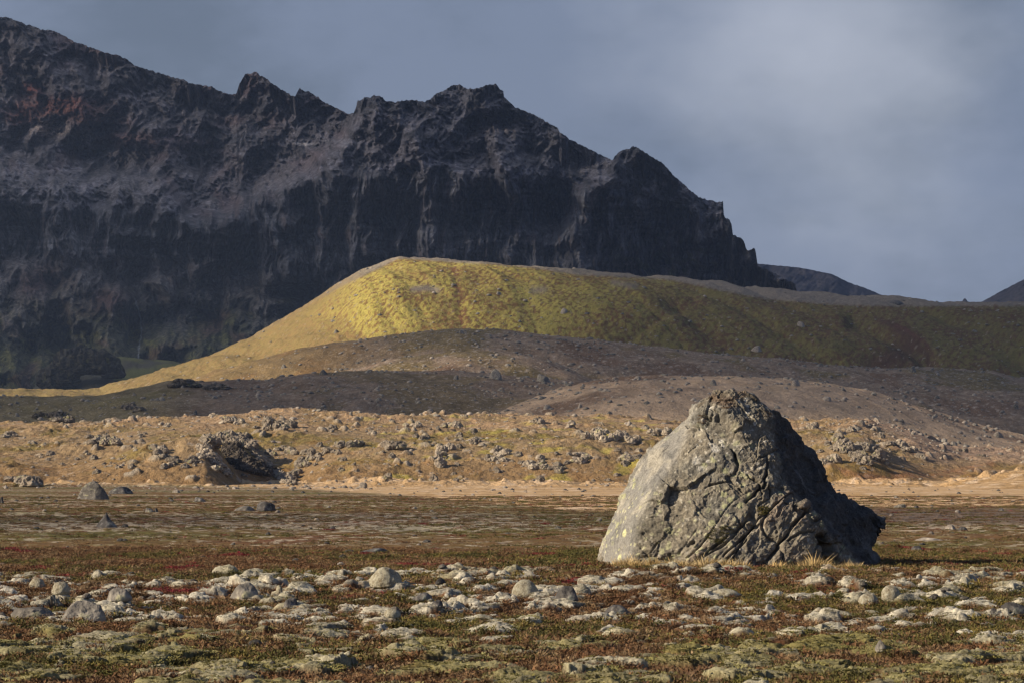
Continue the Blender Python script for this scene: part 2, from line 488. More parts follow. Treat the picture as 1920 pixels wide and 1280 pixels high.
    s1 = fbm2(x / 9, y / 16, 4, 150); s2 = fbm2(x / 30, y / 50, 3, 154); s3 = fbm2(x / 2.4, y / 4, 3, 157)
    kn = mixc(np.zeros_like(c) + np.array((.27, .195, .11)), (.20, .155, .05), ss(-.05, .25, s1 + .5 * s2) * .85)
    kn = mixc(kn, (.16, .085, .035), ss(.1, .45, s3 + .4 * s1) * .6)
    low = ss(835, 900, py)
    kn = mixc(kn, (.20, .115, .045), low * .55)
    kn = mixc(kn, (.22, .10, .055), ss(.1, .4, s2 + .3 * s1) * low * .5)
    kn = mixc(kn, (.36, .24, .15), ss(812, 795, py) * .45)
    kn = mixc(kn, (.34, .30, .06), ss(.12, .4, fbm2(x / 6, y / 8, 3, 160)) * .6 * ss(620, 700, px) * ss(1400, 1200, px))
    kn = mixc(kn, (.35, .30, .25), ss(.30, .5, fbm2(x / 1.6, y / 2.4, 3, 163) + .3 * s3) * .6)
    # grey stony brown slope coming down the right
    st2 = ss(1560, 1700, px - (py - 800) * 1.2) * ss(880, 850, py)
    kn = mixc(kn, (.27, .195, .155), st2 * .7)
    kn = mixc(kn, (.34, .30, .24), ss(.25, .6, cush) * .85)
    kn = mixc(kn, (.12, .08, .045), ss(.1, .4, fbm2(x / 1.3, y / 2.2, 3, 166)) * .55)
    red = groove(px, py, [(1560,880),(1640,895),(1720,888),(1790,885),(1860,870)], 7)
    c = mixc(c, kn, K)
    c = mixc(c, (.22, .10, .055), red * .5 * ss(.0, .2, s3 + .2))
    # --- moraines: grey brown gravel with olive hollows
    Mo = (np.isin(lay, [7, 8, 9, 10])).astype(float)
    g1 = fbm2(x / 45, y / 80, 4, 170); g2 = fbm2(x / 1.8, y / 2.6, 3, 174); g3 = fbm2(x / 14, y / 26, 3, 177)
    mo = mixc(np.zeros_like(c) + np.array((.22, .165, .118)), (.165, .11, .065), ss(-.2, .4, g3) * .6)
    mo = mixc(mo, (.15, .115, .045), ss(.02, .24, g1 + .35 * g3) * .8)
    mo = mixc(mo, (.13, .075, .045), ss(.1, .35, -g1 + .3 * g3) * .6)
    mo = mixc(mo, (.36, .31, .26), ss(.18, .42, g2) * .75)
    mo = mixc(mo, (.08, .06, .045), ss(.18, .42, -g2) * .6)
    lw = (lay == 7).astype(float)
    mo = mixc(mo, (.42, .31, .21), lw * .85 * ss(.1, .5, .5 + g1))
    ws = ss(860, 500, px) * (lay == 10)
    mo = mixc(mo, (.185, .13, .056), ws * .85)            # ochre grass on the left skirt
    mo = mixc(mo, (.20, .12, .05), ws * ss(.1, .35, g3) * .6)
    r1 = (lay == 8) * 1.0
    mo = mixc(mo, (.10, .075, .06), r1 * .35)
    mo = mixc(mo, (.13, .125, .05), r1 * ss(420, 250, px) * .5)
    c = mixc(c, mo * (1 + .5 * np.clip(fbm2(x / 5 + y / 30, y / 12, 3, 179), -.4, .4))[:, None], Mo)
    # --- green hill
    G = (lay == 11).astype(float)
    h1 = fbm2(x / 1.7, y / 4.5, 3, 180) + .3 * fbm2(x / 14, y / 36, 2, 181); h2 = fbm2(x / 60 + y / 240, y / 300, 3, 184); h3 = fbm2(x / 1.7, y / 3.4, 2, 187)
    gr = mixc(np.zeros_like(c) + np.array((.345, .295, .075)), (.25, .205, .06), ss(-.1, .3, h2 + .5 * fbm2(x / 11, y / 24, 3, 182)))
    gr = mixc(gr, (.15, .08, .032), ss(-.02, .24, h1 + .5 * h3 + .25 * h2 + .12 * ss(1000, 1350, px)) * .9)
    gr = mixc(gr, (.115, .10, .038), ss(1020, 1350, px + (py - 560) * 1.2) * .85)  # right side darkened in the colour too, to deepen the cloud shade
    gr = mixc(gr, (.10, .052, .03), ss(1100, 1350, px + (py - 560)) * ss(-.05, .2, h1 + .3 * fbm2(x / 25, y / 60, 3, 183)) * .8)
    rr = groove(px, py, [(868,600),(862,560),(858,530),(852,505)], 8) + groove(px, py, [(1060,632),(1120,600),(1170,580)], 24) * .6 + groove(px, py, [(1150,645),(1240,590),(1300,560)], 7) * .4 \
        + groove(px, py, [(1640,690),(1670,672),(1700,655),(1700,640)], 28) * 1.0 + groove(px, py, [(1745,690),(1738,665),(1700,625),(1650,600)], 6) + groove(px, py, [(880,510),(900,520),(1000,522)], 10) * .4
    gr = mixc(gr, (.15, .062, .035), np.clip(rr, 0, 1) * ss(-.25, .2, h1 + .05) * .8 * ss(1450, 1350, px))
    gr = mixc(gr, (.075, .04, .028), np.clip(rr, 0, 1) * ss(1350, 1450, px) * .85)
    gr = mixc(gr, (.10, .042, .032), groove(px, py, [(1748,662),(1738,645),(1700,618),(1680,610)], 4) * .7)
    # gravel along the crest and two bare patches
    cy = np.interp(px, [0, 480, 640, 745, 860, 1000, 1090, 1150, 1250, 1350, 1430, 1530, 1680, 1920], [737, 634, 535, 490, 497, 503, 511, 519, 527, 540, 552, 560, 566, 570])
    wcr = np.interp(px, [0, 480, 640, 720, 760, 900, 980, 1090, 1150, 1250, 1350, 1430, 1600, 1920], [3, 4, 9, 5, 1, 2, 5, 12, 6, 3, 10, 14, 16, 10])
    cr = ss(2.5, -2.5, py - cy + 6 - wcr + 5 * h1)
    cr = np.maximum(cr, groove(px, py, [(775,543),(800,540),(820,544)], 6) * (1.2 + h1 > .7))
    cr = np.maximum(cr, groove(px, py, [(1000,545),(1020,543)], 7) * .8)
    cr = np.maximum(cr, groove(px, py, [(1150,530),(1190,537)], 6) * .8)
    gr = mixc(gr, (.20, .175, .15), np.clip(cr, 0, 1) * .9)
    skirt = ss(700, 520, px + (h2 * 120) - np.clip(py - 590, 0, 60) * 1.6)
    gr = mixc(gr, (.175, .128, .055), skirt * .85)
    gr = mixc(gr, (.26, .17, .07), skirt * ss(.0, .3, h1) * .5)
    gr = mixc(gr, (.36, .32, .26), ss(.42, .6, h3) * .5)
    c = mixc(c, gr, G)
    D6 = (lay == 12).astype(float)
    d6 = mixc(np.zeros_like(c) + np.array((.045, .042, .035)), (.07, .075, .025), ss(-.05, .25, fbm2(x / 30, y / 60, 3, 190) + .35 * ss(200, 260, px)))
    d6 = mixc(d6, (.03, .03, .022), ss(215, 175, px) * .8)
    c = mixc(c, d6, D6)
    fine = 1 + .22 * nC * ss(400, 200, y) + .14 * s3 * ss(200, 400, y)
    c = np.clip(c * fine[:, None], .01, .85)
    return z, c, K * .5 + Mo * .8

def build_mountain():
    sky = np.array([(-700,-330),(-420,-190),(-260,-110),(-120,-20),(-60,20),(0,33),(12,32),(26,38),(40,42),(75,55),(100,58),(118,66),(140,78),(190,97),(225,105),(240,113),(255,124),(285,133),(330,147),(345,150),(352,155),(375,160),(400,163),(408,170),(432,178),(443,176),(449,158),(460,140),(468,139),(475,136),(481,134),(487,142),(495,144),(512,158),(530,170),(552,182),(558,172),(562,165),(570,172),(580,172),(594,183),(596,180),(600,187),(610,193),(640,208),(655,214),(663,213),(668,200),(670,190),(680,186),(685,183),(694,184),(702,178),(716,182),(722,189),(740,192),(760,188),(786,189),(796,192),(803,188),(820,175),(836,169),(840,164),(850,160),(862,159),(872,165),(890,167),(905,163),(920,158),(930,158),(938,168),(944,172),(945,182),(956,193),(965,201),(1000,215),(1045,240),(1049,248),(1070,262),(1110,283),(1135,295),(1148,301),(1153,292),(1165,283),(1172,279),(1180,279),(1187,274),(1195,277),(1204,283),(1240,305),(1275,340),(1310,370),(1340,378),(1352,379),(1356,378),(1353,392),(1357,402),(1360,408),(1368,413),(1372,420),(1374,440),(1390,447),(1396,455),(1400,470),(1409,469),(1412,465),(1416,466),(1418,478),(1421,500),(1440,507),(1460,516),(1475,525),(1490,532),(1494,545),(1511,550),(1512,562),(1530,600),(1560,660),(1700,760)], float)
    q = 2.4 if QUICK else 1.0
    pxs = np.concatenate([np.arange(-700, -90, 8 * q), np.arange(-90, 1570, 1.45 * q), np.arange(1572, 1700, 12)])
    sy = np.interp(pxs, sky[:, 0], sky[:, 1])
    sy = sy - 3.2 * ridg2(pxs / 9, pxs * 0 + .7, 3, 200) + 1.5
    nr = int(520 / q)
    w = np.linspace(1, 0, nr)
    P = np.tile(pxs, (nr, 1)); W = np.tile(w[:, None], (1, len(pxs)))
    PY = sy[None, :] + (790 - sy[None, :]) * W
    shp = P.shape
    X = P.ravel(); Yp = PY.ravel()
    wx = X + 14 * fbm2(X / 60, Yp / 60, 3, 210); wy = Yp + 10 * fbm2(X / 50, Yp / 50, 3, 215)
    # bands: cliff between T (top) and B (foot)
    T = np.interp(wx, [-700, 0, 180, 370, 450, 560, 640, 760, 900, 1000, 1100, 1180, 1260, 1330, 1400, 1450, 1700], [400, 385, 390, 415, 370, 350, 320, 335, 335, 345, 350, 370, 380, 400, 440, 520, 600])
    B = np.interp(wx, [-700, 0, 200, 330, 420, 520, 600, 700, 900, 1100, 1200, 1350, 1700], [480, 475, 490, 490, 500, 520, 570, 610, 640, 640, 600, 560, 640])
    cl = ss(-10, 8, wy - T) * ss(12, -12, wy - B)
    up = ss(8, -10, wy - T)
    tal = ss(-12, 12, wy - B)
    crest = ss(36, 8, Yp - np.interp(X, sky[:, 0], sky[:, 1])) * ss(.0, .3, fbm2(X / 90, Yp * 0, 2, 217) + .25)
    slope = 34 + cl * 40 + crest * 26 + tal * -4
    shelf = perlin2(X / 140, wy / 13, 219) * 14 * (cl * .7 + crest + .35)
    slope = np.clip(slope + shelf, 22, 82).reshape(shp)
    dpy = -np.diff(PY, axis=0, prepend=PY[:1])
    run = np.cumsum(dpy * (3100 / F) / np.tan(np.radians(slope)), axis=0)
    D = 2500 + run
    D = D.ravel()
    # the far ridge on the left lies behind the bowl
    far = ss(40, -30, wy - np.interp(wx, [-700, 300, 370, 450, 560, 640, 665, 700, 1700], [300, 330, 410, 385, 330, 270, 215, 120, 0]))
    D = D + far * 180
    def polyd(px, py, pts):
        p = np.array(pts, float); best = np.full(px.shape, 1e9); side = np.zeros(px.shape)
        for a, b in zip(p[:-1], p[1:]):
            d = b - a; t = np.clip(((px - a[0]) * d[0] + (py - a[1]) * d[1]) / (d @ d), 0, 1)
            dx = px - a[0] - t * d[0]; dy = py - a[1] - t * d[1]
            r = np.hypot(dx, dy); mm = r < best
            best = np.where(mm, r, best); side = np.where(mm, np.sign(d[0] * dy - d[1] * dx), side)
        return best * side
    spurs = [([(365,432),(450,385),(560,335),(640,280),(668,225)], 40, 70, 22), ([(775,235),(768,300),(790,360),(800,500)], 38, 50, 16), ([(640,300),(610,390),(600,470)], 26, 34, 16),
             ([(930,270),(960,400),(990,500)], 26, 32, 16), ([(1187,280),(1150,330),(1100,370),(1085,440),(1070,520)], 55, 60, 22), ([(1260,330),(1300,400),(1300,480),(1370,560)], 34, 46, 14),
             ([(880,290),(860,360),(850,470)], 24, 30, 14), ([(700,240),(690,330),(700,480)], 20, 28, 14), ([(1350,400),(1400,480),(1480,545)], 30, 40, 16), ([(540,345),(520,430),(505,530)], 26, 32, 18),
             ([(200,110),(260,210),(330,300),(380,380)], 40, 46, 40), ([(60,90),(110,160),(140,215)], 34, 40, 30), ([(480,140),(500,230),(430,290)], 40, 40, 26), ([(420,420),(440,480),(430,520)], 20, 24, 12), ([(300,400),(290,470)], 18, 22, 14), ([(205,400),(210,480)], 26, 26, 12), ([(100,400),(110,470)], 22, 24, 18)]
    for pts, amt, wl, wr in spurs:
        sd = polyd(wx, wy, pts)
        D -= 1.4 * amt * np.where(sd > 0, np.exp(-(sd / wr)**2), np.exp(-(sd / wl)**2))
    hol = [(1045, 385, 44, 48, 95), (1000, 300, 20, 24, 45), (985, 275, 14, 30, 40), (925, 300, 10, 24, 30), (855, 430, 10, 80, 30), (890, 400, 8, 60, 22), (700, 420, 10, 80, 26), (545, 548, 60, 14, 70), (265, 462, 60, 14, 40), (650, 390, 9, 70, 26), (1250, 430, 16, 60, 30), (1300, 440, 9, 40, 30), (1210, 420, 10, 40, 22),
           (400, 300, 50, 36, 60), (200, 290, 80, 26, 30), (40, 280, 40, 16, 25), (420, 255, 40, 30, 40), (130, 225, 30, 12, 15), (760, 390, 6, 60, 18), (590, 430, 8, 60, 18), (945, 460, 8, 60, 18), (470, 450, 8, 50, 18), (120, 640, 60, 50, 60), (330, 600, 60, 40, 50), (250, 620, 14, 60, 50), (500, 590, 40, 20, 30)]
    for a, b, rx, ry, amt in hol:
        D += amt * np.exp(-(((wx - a) / rx)**2 + ((wy - b) / ry)**2)**1.5)
    rock = np.clip(cl + crest * .8 + .35 * up, 0, 1)
    D -= 44 * ridg2(wx / 50, wy / 170, 2, 220) * (cl + .35 * up)
    D -= 26 * ridg2(wx / 17, wy / 90, 3, 224) * (cl * .9 + .15)
    D -= 8 * ridg2(wx / 6.0, wy / 44, 3, 228) * (cl + .15 * up)
    D -= 80 * fbm2(wx / 120, wy / 90, 3, 232)
    D -= 30 * ridg2((wx + .6 * wy) / 55, (wy - .3 * wx) / 75, 4, 236) * (up + .5)
    D -= 14 * ridg2((wx - .4 * wy) / 15, wy / 16, 4, 240, .6) * (up * 1.0 + crest + .25)
    gul = ridg2((wx - 20) / 70, wy / 170, 3, 244)
    D -= 42 * gul * tal
    D -= 10 * ridg2(wx / 17, wy / 26, 4, 247, .6) * tal
    D = D.reshape(shp)
    a = (P - CX) / F; b = (CY - PY) / F
    dy = CT - b * ST
    x = a / dy * D; z = CAMZ + (ST + b * CT) / dy * D
    V = np.stack([x, D, z], -1)
    # far side of the ridge
    crest_row = V[-1]
    backs = []
    cur = crest_row.copy()
    for k in range(1, 9):
        cur = cur.copy()
        cur[:, 1] += 45 + 20 * k; cur[:, 2] = np.maximum(cur[:, 2] - (30 + 24 * k) * (1 + .3 * perlin2(pxs / 40, pxs * 0 + k, 250)), -20)
        backs.append(cur)
    last = cur.copy(); last[:, 1] += 700; last[:, 2] = -20; backs.append(last)
    V = np.concatenate([V] + [bb[None] for bb in backs], 0)
    nrt = V.shape[0]
    # ---- rock colours
    n1 = fbm2(wx / 30, wy / 24, 4, 260); n2_ = fbm2(wx / 9, wy / 60, 3, 264); n3 = fbm2(wx / 5, wy / 4, 3, 267)
    n4 = fbm2(wx / 90, wy / 60, 3, 269)
    c = np.zeros((X.size, 3)) + np.array((.105, .098, .102))
    c = mixc(c, (.165, .152, .165), up * ss(-.1, .3, n1 + .4 * n4) * .85)
    c = mixc(c, (.05, .048, .05), up * ss(.05, .3, -n1 + .3 * n3) * .7)
    c = mixc(c, (.085, .085, .094), cl * .75)
    c = mixc(c, (.10, .075, .07), cl * ss(.05, .4, n2_) * .6)
    c = mixc(c, (.17, .165, .17), cl * ss(.12, .4, -n2_ + .3 * n1) * .6)
    c = mixc(c, (.025, .025, .03), cl * ss(.12, .4, fbm2(wx / 6, wy / 50, 3, 271)) * .7)
    c = mixc(c, (.05, .05, .053), np.clip(crest * 1.2, 0, 1) * .7)
    flat = ss(44, 30, slope.ravel())
    chute = ss(.55, .85, ridg2((wx - .25 * wy) / 26, wy / 110, 3, 273)) * up
    c = mixc(c, (.19, .178, .19), np.clip(flat * .6 * up * ss(-.1, .2, n1 + .1) + chute * .4, 0, 1))
    strata = fbm2(wx / 240, wy / 6.5, 3, 275)
    c = c * (1 + .9 * np.clip(strata, -.45, .45) * (.35 + .65 * (1 - tal)) * ss(-.2, .3, fbm2(wx / 90, wy / 70, 2, 278) + .1))[:, None]
    far2 = far * (X < 680)
    c = mixc(c, (.10, .085, .085), far2 * .4)
    c = mixc(c, (.14, .09, .085), far2 * ss(.05, .35, n4) * .5)
    c = mixc(c, (.055, .055, .06), far2 * ss(.1, .4, -n4 + .4 * n1) * .7)
    for a_, b_, rx, ry, col, s in [(110,203,85,22,(.20,.085,.06),.8), (190,228,60,14,(.16,.08,.06),.6), (35,215,30,18,(.18,.07,.045),.5), (90,240,38,22,(.36,.29,.25),.9), (60,168,20,14,(.2,.06,.04),.6), (160,255,16,8,(.34,.31,.29),.8), (240,262,50,16,(.19,.11,.09),.6), (110,220,34,5,(.05,.04,.045),.9), (180,236,50,5,(.05,.04,.045),.8),
                                   (820,238,32,12,(.26,.23,.22),.7), (940,240,60,14,(.19,.165,.16),.6), (570,270,16,3,(.42,.38,.36),.9), (446,308,12,3,(.38,.34,.32),.8), (900,275,70,24,(.17,.15,.145),.5), (720,285,60,22,(.17,.15,.15),.6), (1010,290,60,34,(.16,.15,.15),.5), (1100,300,50,20,(.16,.15,.15),.5), (480,330,120,30,(.15,.13,.13),.5), (560,525,40,18,(.3,.27,.25),.0), (550,572,26,5,(.3,.27,.26),.6)]:
        g = np.exp(-(((wx - a_ ) / rx)**2 + ((wy - b_) / ry)**2)**1.6)
        c = mixc(c, col, np.clip(g * s * (1 + 1.2 * n3), 0, 1))
    # talus cones and dark green-brown vegetated foot slopes
    c = mixc(c, (.13, .11, .105), tal * .8)
    fan = ss(.2, .7, ridg2((wx + .5 * (wy - 480)) / 60, (wy + 40) / 260, 2, 283))
    c = mixc(c, (.185, .16, .155), tal * fan * ss(640, 520, wy) * .75)
    low = ss(500, 640, wy + 40 * n4)
    c = mixc(c, (.05, .052, .026), low * .9)
    c = mixc(c, (.10, .10, .03), low * ss(.0, .3, n1 + .3 * n3) * .6)
    c = mixc(c, (.085, .045, .035), low * ss(.1, .4, n4) * .6)
    c = mixc(c, (.13, .12, .115), tal * ss(.45, .75, gul + .3 * n3) * ss(680, 560, wy) * .8)
    c = mixc(c, (.07, .035, .03), tal * (groove(wx, wy, [(60,530),(90,520)], 24) + groove(wx, wy, [(190,560),(215,560)], 22)) * .8)
    c = mixc(c, (.075, .085, .035), cl * ss(1080, 1250, wx) * ss(430, 470, wy) * ss(0, .3, n1) * .7)
    c = mixc(c, (.14, .11, .10), cl * ss(1280, 1340, wx) * ss(.0, .3, n1) * .6)
    wf = groove(X + 2.5 * perlin2(X / 9, Yp / 7, 281), Yp, [(253,560),(262,590),(266,620),(262,645),(258,672)], 1.6) * 1.0
    c = mixc(c, (.40, .42, .45), np.clip(wf, 0, 1) * .45)
    c = c * (1 + .42 * n3)[:, None]
    c = np.clip(c * np.array((.93, .97, 1.06)), .012, .8)
    cc = np.concatenate([c, np.tile([[.09, .085, .085]], ((nrt - nr) * len(pxs), 1))])
    me = mesh_np('mountain', V.reshape(-1, 3), grid_faces(nrt, len(pxs)), True, None, {'albedo': cc})
    m, t = mat('mountain_rock')
    a = t.attr('albedo')
    nf = t.noise(t.pos((1, 1, .45)), .12, 4, .68)
    nf2 = t.noise(t.pos(), .22, 2, .6)
    col = t.mix(1.0, a, t.ramp(nf, .35, .65, .55, 1.45), 'MULTIPLY')
    col = t.mix(1.0, col, t.ramp(nf2, .3, .7, .65, 1.35), 'MULTIPLY')
    b2 = t.bump(nf, 16.0, .9)
    t.bsdf(col, .95, b2, .1)
    put('mountain', me, m, kind='structure')

def build_far_hills():
    m, t = mat('far_hill_rock')
    nf = t.noise(t.pos(), .012, 6, .65)
    col = t.mix(t.ramp(nf, .35, .65), (.055, .055, .062), (.10, .09, .095))
    t.bsdf(col, .95, t.bump(nf, 40, .8), .1)
    for pts, D0, nm, lo in (([(1240,430),(1340,478),(1425,496),(1470,500),(1500,503),(1560,515),(1590,530),(1620,540),(1650,553),(1680,563),(1720,582),(1800,610)], 5600, 'hill', 640),
                        ([(1740,600),(1780,577),(1792,572),(1797,567),(1803,569),(1807,560),(1811,561),(1814,566),(1830,571),(1850,562),(1880,545),(1920,525),(2000,480),(2150,410),(2400,330)], 5200, 'hill', 640)):
        p = np.array(pts, float)
        xs = np.arange(p[0, 0], p[-1, 0], 2.0)
        sy = np.interp(xs, p[:, 0], p[:, 1]) - 1.3 * ridg2(xs / 12, xs * 0, 3, 300)
        nr = 70
        w = np.linspace(1, 0, nr)[:, None]
        P = np.tile(xs, (nr, 1)); PY = sy[None] + (lo - sy[None]) * w
        D = D0 - 900 * w + 60 * fbm2(P / 40, PY / 30, 4, 310) - 50 * ridg2((P + PY) / 40, PY / 80, 3, 315)
        a = (P - CX) / F; b = (CY - PY) / F; dy = CT - b * ST
        V = np.stack([a / dy * D, D, CAMZ + (ST + b * CT) / dy * D], -1)
        bk = []
        cur = V[-1]
        for k in range(5):
            cur = cur.copy(); cur[:, 1] += 150; cur[:, 2] = np.maximum(cur[:, 2] - 90, -20); bk.append(cur[None])
        V = np.concatenate([V] + bk, 0)
        me = mesh_np(nm, V.reshape(-1, 3), grid_faces(V.shape[0], len(xs)))
        put('hill', me, m, kind='structure')
# ------------------------------------------------------------------ rocks and plants
import bmesh

def ico(sub):
    bm = bmesh.new(); bmesh.ops.create_icosphere(bm, subdivisions=sub, radius=1)
    V = np.array([v.co[:] for v in bm.verts]); Fc = np.array([[v.index for v in f.verts] for f in bm.faces]); bm.free()
    return V, Fc
ICO = {s: ico(s) for s in (2, 3, 4, 5)}

def rock_verts(sub, seed, facets=9, rough=.10, flat=.25, ridged=False):
    """angular stone of unit half width, sitting on z = 0"""
    V, Fc = ICO[sub]
    r = np.random.default_rng(seed)
    n = r.normal(size=(facets, 3)); n[:, 2] = np.abs(n[:, 2]) * .8; n /= np.linalg.norm(n, axis=1)[:, None]
    d = r.uniform(.66, 1.0, facets)
    dots = V @ n.T
    rad = np.where(dots > .05, d[None] / np.maximum(dots, .05), 9)
    k = 14.0
    R = -np.log(np.exp(-k * np.minimum(rad, 2)).sum(1) + math.exp(-k * 1.12)) / k
    R = R * (1 + rough * 1.3 * fbm3(V + seed * 3.1, 1.6, 4, seed % 200) + rough * .8 * (fbm3(V + seed, 3.2, 3, seed % 200 + 3, .6, True)))
    P = V * R[:, None]
    P[:, 2] = np.where(P[:, 2] < 0, P[:, 2] * flat, P[:, 2])
    return P, Fc

def crag_lump(sub, seed, spiky=.5):
    V, Fc = ICO[sub]
    q = V.copy(); q[:, 2] *= .55
    R = 1 + .42 * fbm3(q + seed * 1.7, 1.3, 3, seed % 190) + .34 * spiky * fbm3(q + seed, 2.4, 4, seed % 190 + 2, .62, True)
    f1, f2, rr = worley3(q + seed, 2.3, seed % 50)
    R = R + (rr - .5) * .28 - .16 * np.exp(-((f2 - f1) / .09)**2)
    P = V * R[:, None]
    P[:, 2] = np.where(P[:, 2] < 0, P[:, 2] * .5, P[:, 2])
    return P, Fc

class Merge:
    def __init__(s): s.V = []; s.F = []; s.C = []; s.n = 0
    def add(s, V, Fc, col=None):
        s.V.append(V); s.F.append(Fc + s.n); s.n += len(V)
        if col is not None: s.C.append(np.tile(np.array(col)[None], (len(V), 1)) if np.ndim(col) == 1 else col)
    def mesh(s, name, smooth=False, colors=True):
        return mesh_np(name, np.concatenate(s.V), np.concatenate(s.F), smooth, None, {'albedo': np.concatenate(s.C)} if s.C and colors else None)

def rock_material(name, base, light, dark, scale=1.0, lichen=None, bump=.05):
    m, t = mat(name)
    p = t.obj() if scale else t.pos()
    a = t.noise(p, 1.1 * scale, 6, .62); b = t.noise(p, 5.5 * scale, 5, .7)
    col = t.mix(t.ramp(a, .35, .65), dark, base); col = t.mix(t.ramp(b, .48, .68), col, light)
    if lichen: col = t.mix(t.ramp(t.noise(p, 3.1 * scale, 3, .6), .60, .66), col, lichen)
    rnd = t.n('ShaderNodeObjectInfo').outputs['Random']
    col = t.mix(1.0, col, t.ramp(rnd, 0, 1, .72, 1.25), 'MULTIPLY')
    nb = t.bump(b, bump, .9); nb = t.bump(a, bump * 4, .7, nb)
    t.bsdf(col, .92, nb, .15)
    return m

MATS = {}
def materials():
    MATS['stone'] = rock_material('grey_stone', (.20, .185, .165), (.33, .31, .27), (.10, .095, .088), .8, (.34, .33, .22), .05)
    MATS['pale'] = rock_material('pale_stone', (.30, .265, .225), (.44, .40, .34), (.17, .15, .13), .8, None, .05)
    MATS['darkstone'] = rock_material('dark_stone', (.095, .09, .088), (.20, .19, .18), (.05, .048, .047), .8, (.22, .23, .2), .05)
    MATS['lava'] = rock_material('lava_rock', (.29, .25, .20), (.46, .41, .33), (.12, .10, .08), .35, (.30, .28, .17), .16)
    MATS['lava_dark'] = rock_material('dark_lava_rock', (.12, .105, .09), (.21, .19, .165), (.055, .048, .04), .3, (.15, .145, .07), .2)

# ---- the big rock
def pix(px, py, y):
    a = (px - CX) / F; b = (CY - py) / F; dy = CT - b * ST
    return np.array([a / dy * y, y, CAMZ + (ST + b * CT) / dy * y])

